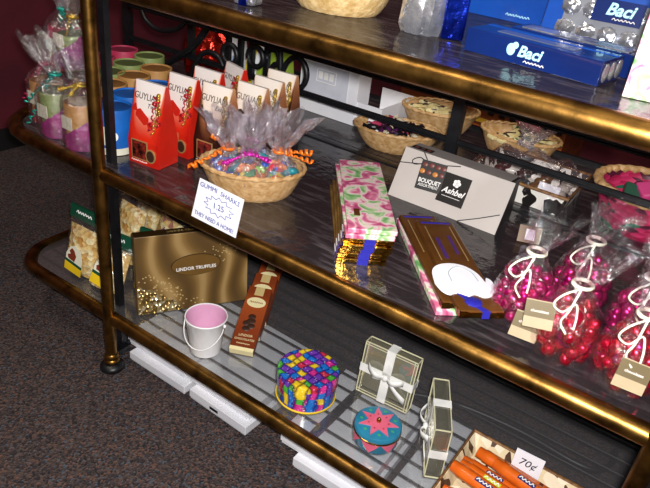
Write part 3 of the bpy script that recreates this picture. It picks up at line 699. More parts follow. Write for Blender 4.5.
# lower tier supports: two plain wrapped candles standing behind
bag_candle('squat red wrapped candle under the teal ribboned one', (-.310, .150, H2), 'cup_red', 'lid_red', 'tissue_red', 'rib_pink', 17, (0, 0), [(-.03, -.02, .05)], .002, .05)
bag_candle('squat tan wrapped candle at the back of the lower tier', (-.186, .118, H2), 'cup_tan', 'lid_tan', 'tissue', 'rib_pink', 18, (0, 0), [(.0, -.03, .05)], .002, .05)

# ------------------------------------------------------------------ gable cartons of chocolate twists
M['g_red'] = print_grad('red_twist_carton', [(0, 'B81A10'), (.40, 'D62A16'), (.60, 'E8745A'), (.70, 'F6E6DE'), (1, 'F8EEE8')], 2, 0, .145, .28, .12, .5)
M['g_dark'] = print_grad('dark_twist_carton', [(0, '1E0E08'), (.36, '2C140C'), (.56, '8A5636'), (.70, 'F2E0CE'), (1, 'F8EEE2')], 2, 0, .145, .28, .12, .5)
M['g_red_side'] = pbr('red_carton_side', 'CC2416', .3); M['g_dark_side'] = print_grad('dark_carton_side', [(0, '2A120A'), (.55, '5E301C'), (.9, 'A86A44'), (1, 'C48C60')], 2, 0, .145, .3, .1)
def gable(kind, label, p, rz, proto=None):
    W, D, Hh = .068, .052, .146
    t = thing('chocolate_twist_carton', label, 'box', (p[0], p[1], H2), rz, 'gable topped cartons of chocolate twists')
    inks = {'red': ('g_red', 'g_red_side', 'squirrel_brown'), 'dark': ('g_dark', 'g_dark_side', 'ink_black')}[kind]
    bm = nbm()
    a = [(-W/2, -D/2, 0), (W/2, -D/2, 0), (W/2, D/2, 0), (-W/2, D/2, 0), (-W*.48, -.003, Hh), (W*.48, -.003, Hh), (W*.48, .003, Hh), (-W*.48, .003, Hh), (-W/2, -D/2-.001, .045), (W/2, -D/2-.001, .045), (W/2, D/2+.001, .045), (-W/2, D/2+.001, .045)]
    v = [bm.verts.new(q) for q in a]
    for f in ((0, 1, 2, 3), (4, 5, 6, 7), (0, 1, 9, 8), (8, 9, 5, 4), (1, 2, 10, 9), (2, 3, 11, 10), (10, 11, 7, 6), (3, 0, 8, 11), (9, 10, 6, 5), (11, 8, 4, 7)): bm.faces.new([v[i] for i in f])
    obj('carton', bm, M[inks[0]], t)
    sd = nbm(); sdv = [sd.verts.new(q) for q in ((W/2+.0004, -D/2+.001, .001), (W/2+.0004, D/2-.001, .001), (W/2+.0004, D/2, .045), (W*.48+.0006, .003, Hh-.001), (W*.48+.0006, -.003, Hh-.001), (W/2+.0004, -D/2, .045))]
    sd.faces.new(sdv); obj('side_panel', sd, M[inks[1]], t, solid=.0006)
    # front panel tilts: helper frame for prints
    tilt = math.atan2(D/2-.002, Hh-.045)
    def on(z): return (-D/2-.0012+(z-.045)*math.tan(tilt) if z > .045 else -D/2-.0006)
    rt = (PI/2-tilt, 0, 0)
    text('GUYLIAN', .0165, M['ink_brown'], t, (-.003, on(.121)-.0006, .121), rt, name='brand_lettering', sx=.80)
    text('Twists' if kind == 'red' else 'Extra', .0115, M['ink_brown'], t, (.014, on(.108)-.0006, .107), rt, .3, name='script_lettering')
    # printed wrapped sweet
    sw = nbm(); c = (-.008, .087); d_ = Vector((.84, -.54)); n_ = Vector((.54, .84))
    def q(u, w): r = Vector(c)+d_*u*1.12+n_*w*1.2; return (r.x, r.y)
    for poly in ([q(-.014, -.003), q(-.011, -.0065), q(.011, -.0065), q(.014, -.003), q(.014, .003), q(.011, .0065), q(-.011, .0065), q(-.014, .003)], [q(-.014, -.001), q(-.014, .001), q(-.023, .007), q(-.025, 0), q(-.023, -.006)], [q(.014, -.001), q(.014, .001), q(.023, .007), q(.025, 0), q(.023, -.006)]):
        A = [sw.verts.new((x, on(z)-.0010, z)) for x, z in poly]; sw.faces.new(A)
    obj('printed_sweet', sw, M['g_red_side'] if kind == 'red' else M['ink_brown'], t, solid=.0006)
    wn = obj('window', bx((-.008, -D/2-.0012, .028), (.036, .0014, .036)), M['gold_ink'], t)
    obj('window_picture', bx((-.008, -D/2-.0018, .028), (.032, .0012, .032)), ramp_noise('choc_picture', [(.35, '220A06'), (.52, '5C1A14'), (.62, '8E2A20'), (.72, '2C0E0A')], 90, .25) if 'choc_picture' not in MATS else MATS['choc_picture'], wn)
    po = nbm(); prism(po, ell(.018, .022, .011, .013, 20), -D/2-.0030, -D/2-.0012, 'y'); s2 = obj('sweet_picture', po, M['gold_ink'], t)
    po = nbm(); prism(po, ell(.018, .022, .0085, .0105, 20), -D/2-.0036, -D/2-.0024, 'y'); obj('sweet_centre', po, M['ink_brown'], s2)
    scribble(.036, .003, M['ink_white'], t, (-.010, -D/2-.0006, .0058), n=8, name='small_print')
    rb = nbm(); top_ = (W*.34, -.003, Hh-.016); rr = random.Random(int(p[0]*9999)); ends = []
    for dx, dz in ((.010, -.055), (.014, -.035), (.000, -.070)):
        zz = Hh-.012+dz; curl(rb, (top_[0], on(top_[2])-.003, top_[2]), (top_[0]+dx*.7, on(zz)-.006, zz), .0034, 5, .0034)
    ball(rb, (top_[0], on(top_[2])-.003, top_[2]), .0038, 8, 6)
    obj('curled_ribbon', rb, M['rib_gold'], t, smooth=70, solid=.0004)
    if kind == 'red':
        rb = nbm(); curl(rb, (top_[0]-.004, on(.12)-.004, .128), (top_[0]-.006, on(.075)-.008, .07), .0040, 5, .0040); curl(rb, (top_[0], on(.12)-.004, .128), (top_[0]+.012, on(.075)-.006, .08), .004, 4, .004)
        obj('red_ribbon', rb, pbr('red_metal_ribbon', 'C81E34', .2, .5), t, smooth=70, solid=.0004)
    return t
gable('red', 'red gable carton at the front, nearest the blue candle cups', (.026, .094), .12)
gable('red', 'second red gable carton back from the front one', (.026, .170), .06)
gable('red', 'third red gable carton, half hidden behind the front dark one', (.022, .238), .05)
gable('red', 'farthest red gable carton, red side against the lattice', (.030, .305), -.3)
gable('dark', 'nearest dark brown gable carton, behind the gummy basket', (.102, .180), .09)
gable('dark', 'second dark gable carton, right above the gummy basket', (.134, .236), .05)
gable('dark', 'third dark gable carton back from the gummy basket', (.126, .292), .03)
gable('dark', 'farthest dark gable carton, brown side next to the lattice', (.112, .350), .10)

# ------------------------------------------------------------------ gummy basket
def oval_basket(t, a, b, h, mat, flare=.72, rows=12, seg=72, rim=.0045):
    prof = []
    for j in range(rows+1):
        u = j/rows; prof.append((flare+(1-flare)*u**.7, h*u))
    def fn(an, j, r, z): return r*(1+.007*(1 if (j % 2) else -1)*math.cos(18*an)), z
    bm = nbm(); lathe(bm, prof, seg, fn, sx=a, sy=b)
    inner = [(r-.03, z) for r, z in reversed(prof)]; inner[-1] = (inner[-1][0], .003)
    b2 = nbm(); lathe(b2, list(reversed(inner)), seg, None, sx=a, sy=b)
    me2 = bpy.data.meshes.new('tmp'); b2.to_mesh(me2); b2.free(); bm.from_mesh(me2); bpy.data.meshes.remove(me2)
    obj('woven_body', bm, mat, t, smooth=35)
    rp_ = nbm()
    for ph in (0, PI):
        tube(rp_, [((1+.012*math.cos(14*2*PI*k/72+ph))*a*math.cos(2*PI*k/72), (1+.012*math.cos(14*2*PI*k/72+ph))*b*math.sin(2*PI*k/72), h+.002*math.sin(14*2*PI*k/72+ph)) for k in range(72)], rim*.75, 6, True)
    obj('rim', rp_, mat, t, smooth=60)
gb = thing('oval_basket', 'oval tan wicker basket holding the cellophane gummy bags', 'basket', (0.228, 0.134, H2), .60)
oval_basket(gb, .088, .064, .050, M['wicker'])
gum_cols = [pbr('gummy_'+n, c, .18, coat=.5) for n, c in (('green', '2E8A4A'), ('teal', '1E7A86'), ('red', 'C02838'), ('blue', '2A52B0'), ('yellow', 'D8C040'), ('lime', '8CCB3A'), ('orange', 'E07A28'), ('peach', 'EEC29A'))]
M['rib_orange'] = pbr('orange_ribbon', 'EE7A1E', .25, .2); M['rib_magenta'] = pbr('magenta_ribbon', 'D028A8', .2, .4)
def gummy_mesh(i):
    bm = nbm(); tube(bm, smooth_path([(-.016, 0, 0), (-.006, .005, .002), (.006, -.003, 0), (.017, .003, .001)], 4), .006, 8, rf=lambda u: .003+.0045*math.sin(PI*min(1, u*1.1))**.7)
    prism(bm, [(-.004, .004), (.004, .004), (-.002, .013)], -.0015, .0015, 'y')
    return bm
GUM = []
for i, m_ in enumerate(gum_cols):
    bm = gummy_mesh(i); me = bpy.data.meshes.new('gummy_shark'); bm.to_mesh(me); bm.free(); me.materials.append(m_)
    for p in me.polygons: p.use_smooth = True
    GUM.append(me)
def gummy_bag(label, p, seed, lean, rib, ends, R=.027, Hh=.046):
    t = thing('gummy_bag', label, 'bag', p, 0, 'cellophane bags of gummy candy in the basket')
    rr = random.Random(seed)
    for k in range(16):
        o = bpy.data.objects.new('gummy_candy', GUM[rr.randrange(len(GUM))]); COL.objects.link(o); o.parent = t
        a = rr.random()*6.28; q = R*.75*math.sqrt(rr.random()); o.location = (q*math.cos(a), q*math.sin(a), .010+rr.random()*(Hh-.016)); o.rotation_euler = (rr.uniform(-.6, .6), rr.uniform(-.6, .6), rr.random()*6.28)
    obj('cellophane', cello(seed, [(R*.5, 0), (R*.95, .006), (R*1.22, Hh*.45), (R*1.1, Hh*.8), (R*.5, Hh+.006), (.009, Hh+.016), (.008, Hh+.020), (.015, Hh+.032), (.022, Hh+.046), (.027, Hh+.060), (.031, Hh+.078)], .34, 9, .0048, lean=lean), M['cello'], t, smooth=22)
    c = nbm(); tube(c, [(.010*math.cos(2*PI*k/10), .010*math.sin(2*PI*k/10), Hh+.018) for k in range(10)], .003, 6, True)
    for e, R2 in ends: curl(c, (0, 0, Hh+.018), e, R2, 6, .0055)
    obj('curled_ribbon', c, M[rib], t, smooth=70, solid=.0005)
    return t
gummy_bag('gummy bag with orange ribbon at the left end of the oval basket', (0.194, 0.108, H2+.012), 21, (-.2, -.1), 'rib_orange', [((-.028, -.062, .036), .006), ((-.02, -.02, .085), .005)])
gummy_bag('gummy bag with magenta ribbon in the middle front of the oval basket', (0.238, 0.112, H2+.016), 22, (.1, .1), 'rib_magenta', [((-.026, -.035, .045), .0045), ((.040, .000, .062), .0045)])
gummy_bag('gummy bag at the back of the oval basket with ruffled top', (0.216, 0.155, H2+.014), 23, (.15, .1), 'rib_magenta', [((-.02, -.02, .075), .004)], .027, .052)
gummy_bag('gummy bag with orange ribbon at the right end of the oval basket', (0.262, 0.160, H2+.014), 24, (.35, .1), 'rib_orange', [((.052, .018, .072), .006), ((.062, .008, .062), .0045)])

# price card on the rail
card = thing('price_card', 'white handwritten gummy price card hanging on the brass rail', 'card', (.2365, -.0155, H2+.005), 0, None, (-.05, .0, 0))
CWd, CHt = .088, .070
obj('card', pz([(-.002, .002), (.090, 0), (.100, .066), (.012, .070)], -.0012, 0, 'y'), M['white_paper'], card)
rc = (PI/2, 0.02, 0)
text('GUMMI', .0108, M['ink_blue'], card, (.031, -.0018, .0615), rc, .1, name='handwriting'); text('SHARKS', .0108, M['ink_blue'], card, (.074, -.0018, .0575), (PI/2, .12, 0), .1, name='handwriting')
text('1.25', .0135, M['ink_blue'], card, (.053, -.0018, .036), rc, .0, name='handwriting')
text('THEY NEED A HOME!', .0098, M['ink_blue'], card, (.045, -.0018, .010), (PI/2, .05, 0), .1, name='handwriting', sx=.86)
bur = [(x+.053, z+.036) for x, z in [((.030 if k % 2 == 0 else .022)*math.cos(2*PI*k/24), (.0165 if k % 2 == 0 else .0115)*math.sin(2*PI*k/24)) for k in range(24)]]
obj('drawn_burst', tb([(x, -.0016, z) for x, z in bur], .0006, 5, True), M['ink_blue'], card)

# ------------------------------------------------------------------ stack of long chocolate bars
rz = math.atan2(.045, .060)
SB = Vector((.507, .073, 0)); ldir = Vector((-math.sin(rz), math.cos(rz), 0)); wdir = Vector((math.cos(rz), math.sin(rz), 0))
names = ['lowest gold ended chocolate bar of the tall stack', 'second bar up, gold ended, in the tall chocolate stack', 'third bar up, gold ended, in the tall chocolate stack', 'fourth bar up, gold ended, in the tall chocolate stack', 'fifth bar up, gold ended with purple band, in the tall chocolate stack', 'sixth bar up, floral end just under the top bar', 'topmost bar of the tall stack, pink and green floral paper']
def long_bar(label, p, rz, top, L=.262, W=.073, T=.0072, group='long wrapped chocolate bars', rot=None):
    t = thing('chocolate_bar', label, 'chocolate bar', p, rz, group, rot)
    obj('wrapper', bx((0, L/2, T/2), (W, L-.004, T), .0012), M[top], t)
    if top == 'gold_foil':
        obj('paper_sleeve', bx((0, L/2+.004, T/2), (W+.0008, L-.016, T+.0006), .001), pbr('dull_gold_paper', 'A8834A', .3, .5, '7A5A2C', 40), t)
        obj('white_edge', bx((-W/2-.0006, .030, T/2), (.0008, .030, T*.8)), M['white_paper'], t); obj('purple_edge', bx((-W/2-.0008, .016, T/2), (.0008, .012, T*.8)), M['blue_seal'], t)
        obj('purple_band', bx((.002, .006, T/2), (.016, .014, T+.0012)), M['blue_seal'], t)
        for sx_ in (-1, 1): obj('folded_corner', pz([(sx_*W/2, .0), (sx_*(W/2), .012), (sx_*(W/2-.010), -.0008)], 0.0004, T-.0004, 'z'), M['gold_foil'], t)
    return t
z_ = H2
for k, nm in enumerate(names):
    off = (-.0018*(6-k)+random.uniform(-.0012, .0012), random.uniform(-.004, .004)) if k < 6 else (0, .004)
    p = SB+wdir*off[0]+ldir*off[1]; T_ = .0074
    o = long_bar(nm, (p.x, p.y, z_), rz+random.uniform(-.02, .02), 'gold_foil' if k < 5 else 'floral', T=T_)
    if k == 6: obj('brown_label', bx((-.020, .055, T_+.0004), (.009, .022, .0008)), M['choc_brown'], o)
    z_ += T_+.0004

# flat bars beside the stack
rz2 = math.atan2(.041, .042)*.94
b0 = long_bar('floral wrapped bar lying under the brown bars, its side showing', (.668, .048, H2), rz2, 'floral', .262, .068, .010)
def brown_bar(label, p, rz_, L=.255, W=.060, T=.010, decor=False):
    t = thing('chocolate_bar', label, 'chocolate bar', p, rz_, 'long wrapped chocolate bars')
    obj('wrapper', bx((0, L/2, T/2), (W, L, T), .0025), M['choc_brown'], t)
    e = nbm()
    for sx_ in (-1, 1): prism(e, [(sx_*W/2, -.001), (sx_*W/2, .010), (sx_*(W/2-.012), -.0012)], 0.0008, T-.0008, 'z')
    box(e, (0, -.0004, T/2), (W-.006, .0012, T-.003)); obj('gold_end', e, M['gold_foil'], t)
    fr = nbm()
    for x in (-.020, .020): box(fr, (x, L-.07, T+.0002), (.0016, .10, .0006))
    obj('gilt_line', fr, M['gold_ink'], t)
    obj('purple_print', bx((-.010, L-.085, T+.0002), (.006, .060, .0006)), pbr('purple_print', '4A2A6A', .4), t); obj('purple_print', bx((.010, L-.075, T+.0002), (.005, .055, .0006)), MATS['purple_print'], t)
    obj('blue_border', bx((0, L-.008, T+.0002), (W*.8, .004, .0006)), M['blue_seal'], t)
    if decor:
        sh = [(-.034, .050), (-.030, .078), (-.018, .092), (.000, .096), (.016, .090), (.027, .074), (.031, .055), (.035, .064), (.040, .058), (.040, .040), (.033, .028), (.020, .022), (.010, .028), (.0, .024), (-.012, .030), (-.022, .026), (-.030, .034)]
        pts = smooth_path([(x, y, 0) for x, y in sh+[sh[0]]], 4)[:-1]
        sk = patch('white_swan_sticker', [(p.x*1.12-.009, p.y*1.12+.006) for p in pts], M['white_paper'], t, T, T+.0016, 'z')
        obj('wing_line', tb(smooth_path([(-.022, .066, T+.0018), (-.020, .090, T+.0018), (-.004, .104, T+.0018), (.012, .092, T+.0018), (.016, .068, T+.0018)], 5), .0007, 5), pbr('grey_ink', 'A8B4BE', .5), sk)
        sl = obj('blue_seal', lt([(.011, T), (.0115, T+.001), (.010, T+.0022), (.0, T+.0024)], 24, lambda a, j, r, z: (r*(1+.06*math.cos(14*a)), z), c=(-.006, .020, 0)), M['blue_seal'], t, smooth=40)
        rbn = nbm(); prism(rbn, [(-.0305, .054), (-.0305, .066), (-.006, .026), (-.010, .016)], T-.0002, T+.0009, 'z'); prism(rbn, [(-.009, .014), (.000, .012), (.010, -.001), (.000, -.001)], T-.0002, T+.0012, 'z'); box(rbn, (.005, -.0012, T*.5), (.010, .0012, T))
        obj('blue_ribbon', rbn, M['blue_seal'], sl)
    return t
wd2 = Vector((math.cos(rz2), math.sin(rz2), 0)); ld2 = Vector((-math.sin(rz2), math.cos(rz2), 0))
p = Vector((.668, .048, H2+.0104))+wd2*.002+ld2*.004; brown_bar('brown chocolate bar in the middle, between floral bar and swan bar', p, rz2+.02, .250)
p = Vector((.668, .048, H2+.0209))+wd2*.014-ld2*.030; brown_bar('brown chocolate bar with white swan sticker and blue seal', p, rz2, .245, decor=True)

# ------------------------------------------------------------------ grey box
M['grey_card'] = pbr('warm_grey_card', 'BEB6B0', .7, 0, 'B4ACA6', 10); M['grey_dark'] = pbr('mid_grey_card', '8E8782', .7); M['black_card'] = pbr('black_card', '16120F', .45)
gbx = thing('gift_box', 'large pale grey slope fronted gift box with black labels', 'box', (.402, .3085, H2), 0)
Wg = .204
slope = math.atan2(.082, .041)
obj('carton', pz([(.003, .0005), (.0425, .0795), (.086, .0765), (.086, .0005)], .002, Wg-.002, 'x'), M['black_card'], gbx)
obj('front_panel', pz([(0, 0), (.041, .082), (.0435, .0815), (.0028, 0)], 0, Wg+.004, 'x'), M['grey_card'], gbx)
obj('lid_flap', pz([(.044, .0802), (.086, .0774), (.086, .0787), (.044, .0815)], .004, Wg-.006, 'x'), M['grey_dark'], gbx)
def front_frame(): 
    return (slope, 0, 0)
def fp(u, v): return (u, v*math.cos(slope)-.0008*math.sin(slope), v*math.sin(slope)+.0008*math.cos(slope))
lab = obj('label', bx((0, 0, 0), (.050, .052, .0010)), M['black_card'], gbx, fp(.113, .047), (slope, 0, -.0))
text('Ashbel', .0145, M['ink_white'], lab, (0, -.004, .0008), (0, 0, 0), .35, .0003, name='script_lettering')
fb_ = nbm()
for a in range(5): prism(fb_, ell(.004*math.cos(a*1.256)+.002, .012+.004*math.sin(a*1.256), .0034, .0034, 10), .0004, .0010, 'z')
obj('flower_mark', fb_, M['ink_white'], lab); obj('underline', bx((0, -.014, .0006), (.034, .0008, .0006)), M['ink_white'], lab)
tg = obj('hang_tag', bx((0, 0, 0), (.046, .052, .0012)), M['black_card'], gbx, (fp(.067, .055)[0], fp(.070, .055)[1]-.003, fp(.070, .055)[2]+.002), (slope+.03, 0, .15))
text('BOUQUET', .0105, M['ink_white'], tg, (0, -.010, .0009), (0, 0, 0), 0, .0002, name='tag_lettering', sx=.82); text('ASSORTMENT', .0072, M['ink_white'], tg, (0, -.018, .0009), (0, 0, 0), name='tag_lettering', sx=.82)
ch = nbm(); chg = nbm()
for k, (x, y) in enumerate([(-.016, .018), (-.004, .019), (.008, .018), (.018, .018), (-.018, .006), (-.006, .006), (.006, .005), (.017, .006)]): ball(chg if k in (4, 6) else ch, (x, y, .0006), .0050, 10, 6, (1, .9, .2))
obj('chocolate_picture', ch, pbr('choc_print', '6E3A34', .4), tg, smooth=60); obj('caramel_picture', chg, pbr('caramel_print', 'C07A34', .4), tg, smooth=60)
tg2 = obj('top_label', bx((0, 0, 0), (.040, .016, .0008)), M['black_card'], gbx, (.026, .058, .0808), (-.06, 0, 0))
ch = nbm()
for x in (-.012, 0, .012): ball(ch, (x, 0, .0006), .0046, 10, 6, (1, .9, .2))
obj('chocolate_picture', ch, MATS['choc_print'], tg2, smooth=60)
st1 = smooth_path([fp(0, .062), fp(.05, .073), fp(.11, .0885)], 6)
obj('cord', tb([Vector(p)+Vector((0, -.0012, .0008)) for p in st1], .0009, 5), M['ink_black'], gbx)
obj('cord', tb([Vector(fp(.140, .0))+Vector((0, -.0012, .0008)), Vector(fp(.172, .016))+Vector((0, -.0012, .0008)), Vector(fp(Wg, .034))+Vector((0, -.0012, .0008))], .0009, 5), M['ink_black'], gbx)
lp = smooth_path([fp(.052, .075), fp(.030, .066), fp(.024, .072), fp(.036, .080), fp(.052, .076), fp(.040, .090), fp(.030, .098)], 6)
obj('cord_bow', tb([Vector(p)+Vector((0, -.004, .003)) for p in lp], .0009, 5), M['ink_black'], gbx)

# ------------------------------------------------------------------ pink foil candy bags
M['foil_pink'] = pbr('magenta_foil', 'C80C6C', .22, .7, '960850', 60, .4, 90); M['foil_red'] = pbr('red_foil', 'C80C38', .22, .7, '98081E', 60, .4, 90)
M['tag_tan'] = pbr('tan_tag', 'AE9C7C', .5); M['tag_brown'] = pbr('brown_tag_band', '6E6146', .35, .1)
def sweet(mat):
    bm = nbm(); ball(bm, (0, 0, 0), .0128, 12, 8, (1, .85, .8))
    for v in bm.verts: v.co.x *= 1+.25*v.co.y/.0115; v.co += Vector((random.uniform(-1, 1), random.uniform(-1, 1), random.uniform(-1, 1)))*.0005
    me = bpy.data.meshes.new('foil_candy'); bm.to_mesh(me); bm.free(); me.materials.append(mat)
    for p in me.polygons: p.use_smooth = True
    return me
SW = {'pink': sweet(M['foil_pink']), 'red': sweet(M['foil_red'])}
def foil_bag(label, p, col, seed, lean, R=.038, Hh=.085, tagpos=None, tagrot=0, n=46, mix=None):
    t = thing('foil_candy_bag', label, 'bag', p, 0, 'bags of pink and red foil sweets'); rr = random.Random(seed)
    for k in range(n):
        o = bpy.data.objects.new('foil_candy', SW[col if not mix or rr.random() > mix else ('pink' if col == 'red' else 'red')]); COL.objects.link(o); o.parent = t
        lay = k/n; z = .012+lay*(Hh-.022); rm = R*.80*math.sqrt(max(.15, 1-abs(lay-.4)**2*1.6)); a = k*2.4+rr.random(); q = min(rm, R-.008)*(1.06 if k % 4 else .35)
        o.location = (q*math.cos(a), q*math.sin(a), z); o.rotation_euler = (rr.random()*6, rr.random()*6, rr.random()*6); s = rr.uniform(.85, 1.12)*(.76 if col == 'pink' else .80); o.scale = (s, s, s)
    obj('cellophane', cello(seed, [(R*.6, 0), (R*.98, .006), (R*1.12, Hh*.4), (R*1.0, Hh*.75), (R*.55, Hh+.006), (.010, Hh+.020), (.009, Hh+.025), (.016, Hh+.036), (.024, Hh+.052), (.030, Hh+.068)], .30, 8, .0025, lean=lean), M['cello_pink'], t, smooth=22)
    c = nbm(); zt = Hh+.022; tube(c, [(.0115*math.cos(2*PI*k/12), .0115*math.sin(2*PI*k/12), zt) for k in range(12)], .0024, 6, True)
    tube(c, smooth_path([(.002, -.012, zt), (.000, -.034, zt-.020), (-.004, -.041, zt-.035), (.006, -.045, zt-.045)], 5), .0013, 6)
    tube(c, smooth_path([(.002, -.012, zt), (-.012, -.030, zt-.006), (-.018, -.038, zt-.018), (-.006, -.040, zt-.022), (.004, -.030, zt-.012), (.010, -.038, zt-.022), (.012, -.044, zt-.036)], 5), .0013, 6)
    obj('cream_cord', c, M['label_cream'], t, smooth=60)
    if tagpos:
        g = thing_tag = obj('gift_tag', bx((0, 0, 0), (.034, .0014, .034)), M['tag_tan'], t, tagpos, (-.35, tagrot, .25))
        obj('tag_band', bx((0, -.0006, .006), (.0342, .0012, .020)), M['tag_brown'], g)
        text('chocolates', .0048, M['ink_white'], g, (0, -.0014, .004), name='tag_lettering')
    return t
foil_bag('magenta foil sweets bag nearest the grey box, cord and tag in front', (.728, .094, H2), 'pink', 31, (.25, .5), .036, .086, (.024, -.048, .030), .1, 84)
foil_bag('magenta foil sweets bag at the back, leaning by the pink basket', (.778, .186, H2), 'pink', 32, (.35, .5), .037, .086, None, 0, 84)
foil_bag('red foil sweets bag at the rail with tan tag at its left shoulder', (.796, .062, H2), 'red', 33, (.3, .6), .034, .084, (-.030, -.036, .066), -.1, 72, .12)
foil_bag('red foil sweets bag at the rail, rightmost, tag on its front', (.872, .056, H2), 'red', 34, (.2, .5), .035, .082, (.010, -.046, .050), .12, 72, .12)
foil_bag('magenta foil sweets bag behind the rightmost red one', (.862, .146, H2), 'pink', 35, (.2, .5), .035, .084, None, 0, 80)
bt_ = thing('folded_card', 'small brown folded gift card with white panel beside the grey box', 'card', (.662, .325, H2), .5, None, (-.5, 0, .35))
obj('card', bx((0, 0, .014), (.036, .002, .028)), pbr('brown_card', '6A4A22', .45), bt_); obj('white_panel', bx((.001, -.0013, .014), (.015, .0008, .018)), M['white_paper'], bt_)

# ------------------------------------------------------------------ back shelf
ZB = H2
# white mailing carton with open tray
mc = thing('mailing_carton', 'white printed carton with open tray behind the iron lattice', 'box', (-.002, .565, ZB), .0)
obj('carton', bx((.080, .028, .060), (.160, .055, .120), .001), M['white_card'], mc)
pn = obj('front_panel', bx((.070, -.0006, .075), (.128, .0012, .085)), pbr('pale_grey_print', 'CFD2DE', .5), mc)
fr = nbm()
for (x0, x1, z0, z1) in ((.048, .100, .078, .106),):
    box(fr, ((x0+x1)/2, -.0016, z0), (x1-x0, .0008, .001)); box(fr, ((x0+x1)/2, -.0016, z1), (x1-x0, .0008, .001)); box(fr, (x0, -.0016, (z0+z1)/2), (.001, .0008, z1-z0)); box(fr, (x1, -.0016, (z0+z1)/2), (.001, .0008, z1-z0))
for k in range(3): box(fr, (.058+.015*k, -.0016, .093), (.010, .0008, .016))
obj('printed_panel', fr, M['ink_white'], pn)
wh = nbm()
for k in range(5): tube(wh, smooth_path([(.060, -.0014, .030), (.050+.006*k, -.0014, .040+.003*(k % 2)), (.040+.011*k, -.0014, .044-.004*abs(k-2))], 4), .0008, 5)
obj('printed_motif', wh, pbr('grey_blue_ink', '6E7A9A', .5), pn)
td = nbm(); 
for c, s in (((.205, .006, .028), (.09, .003, .056)), ((.205, .16, .028), (.09, .003, .056)), ((.249, .083, .028), (.003, .155, .056)), ((.205, .083, .002), (.09, .155, .004))): box(td, c, s)
obj('open_tray', td, M['white_card'], mc, (-.025, .0, 0))
# pouches behind the scrolls
def pouch(label, p, W, Hh, col, band, rz=0):
    t = thing('snack_pouch', label, 'package', p, rz, 'packages standing behind the scrollwork')
    obj('pouch', pz([(-.022, 0), (.022, 0), (.016, Hh*.5), (.003, Hh), (-.003, Hh), (-.016, Hh*.5)], -W/2, W/2, 'x'), col, t)
    obj('printed_band', bx((0, -.0195, Hh*.42), (W*.6, .003, Hh*.45)), band, t, rot=(-.06, 0, 0)); return t
PW = pbr('white_pouch', 'DDE2EC', .35); PY = pbr('yellow_pouch', 'D2C22A', .35); PG = pbr('lime_pouch', '9CB838', .35, 0, '7FA030', 30); PD = pbr('dark_green_pouch', '3E5A2A', .4)
pouch('white package behind the first scroll, left of the yellow one', (-.212, .580, ZB), .050, .115, PW, pbr('pale_blue_print', 'A9B6D6', .4))
pouch('narrow yellow package between the scrolls', (-.160, .585, ZB), .026, .12, PY, PD)
pouch('white and green package behind the second scroll', (-.108, .570, ZB), .055, .115, PW, PG)
pouch('lime green package behind the curled scroll end', (-.045, .545, ZB), .058, .13, PG, PY)
rf = thing('foil_package', 'dark package in crinkled red foil behind the left scroll', 'package', (-.30, .57, ZB), 0)
rr = random.Random(5)
obj('red_foil_wrap', lt([(.045, .0), (.060, .02), (.066, .06), (.058, .10), (.030, .128), (.008, .14)], 40, lambda a, j, r, z: (r+rr.uniform(-.006, .006), z+rr.uniform(-.004, .004)), capt=True), pbr('crinkled_red_foil', 'B02010', .2, .8, '5E0C08', 40, .9, 50), rf, smooth=30)
obj('foil_base', bx((0, 0, .004), (.08, .08, .008)), M['black_card'], rf)

M['licorice'] = pbr('licorice_wrapper', '15131A', .3, 0, '2C2230', 60, coat=.3)
def round_basket(name, label, p, a, b, h, rz, mat='wicker'):
    t = thing(name, label, 'basket', p, rz); oval_basket(t, a, b, h, M[mat], .62, 10, 60, .004); return t
round_basket('oval_basket', 'tan oval wicker basket of dark wrapped candies just behind the lattice', (.293, .522, ZB), .092, .060, .046, .45)
cc = [pbr('candy_'+n, c, .3) for n, c in (('black', '141218'), ('plum', '4A1E4A'), ('rose', 'B03A5A'), ('teal', '2A7A78'), ('cream', 'D8CCB0'))]
CANDY = []
for i, m_ in enumerate(cc):
    bm = nbm(); ball(bm, (0, 0, 0), .009, 10, 7, (1.5, .8, .6)); 
    for s_ in (-1, 1): prism(bm, [(s_*.012, -.001), (s_*.021, -.006), (s_*.021, .006), (s_*.012, .001)], -.0012, .0012, 'z')
    me = bpy.data.meshes.new('wrapped_candy'); bm.to_mesh(me); bm.free(); me.materials.append(m_); CANDY.append(me)
rr = random.Random(8)
cl = ['black wrapped candy heaped in the tan basket just behind the lattice', 'plum wrapped candy heaped in the tan basket just behind the lattice', 'rose wrapped candy heaped in the tan basket just behind the lattice', 'teal wrapped candy heaped in the tan basket just behind the lattice', 'cream wrapped candy heaped in the tan basket just behind the lattice']
ca, sa = math.cos(.45), math.sin(.45)
for k in range(44):
    i = 0 if rr.random() < .68 else rr.randrange(1, 5)
    o = bpy.data.objects.new('wrapped_candy', CANDY[i]); COL.objects.link(o)
    q = math.sqrt(rr.random())*.82; a = rr.random()*6.28; x, y = .072*q*math.cos(a), .044*q*math.sin(a)
    o.location = (.293+x*ca-y*sa, .522+x*sa+y*ca, ZB+.030+.020*(1-q*q)+.004*(k % 3)); o.rotation_euler = (rr.uniform(-.5, .5), rr.uniform(-.5, .5), rr.random()*6.28)
    tag(o, cl[i], 'candy', 'wrapped candies in the tan basket')
wc = tag(obj('note_card', bx((0, 0, .018), (.026, .0012, .036)), M['white_paper'], None, (.248, .498, ZB+.030), (-.35, .1, .9)), 'small white card tucked in the left of the dark candy basket', 'card')

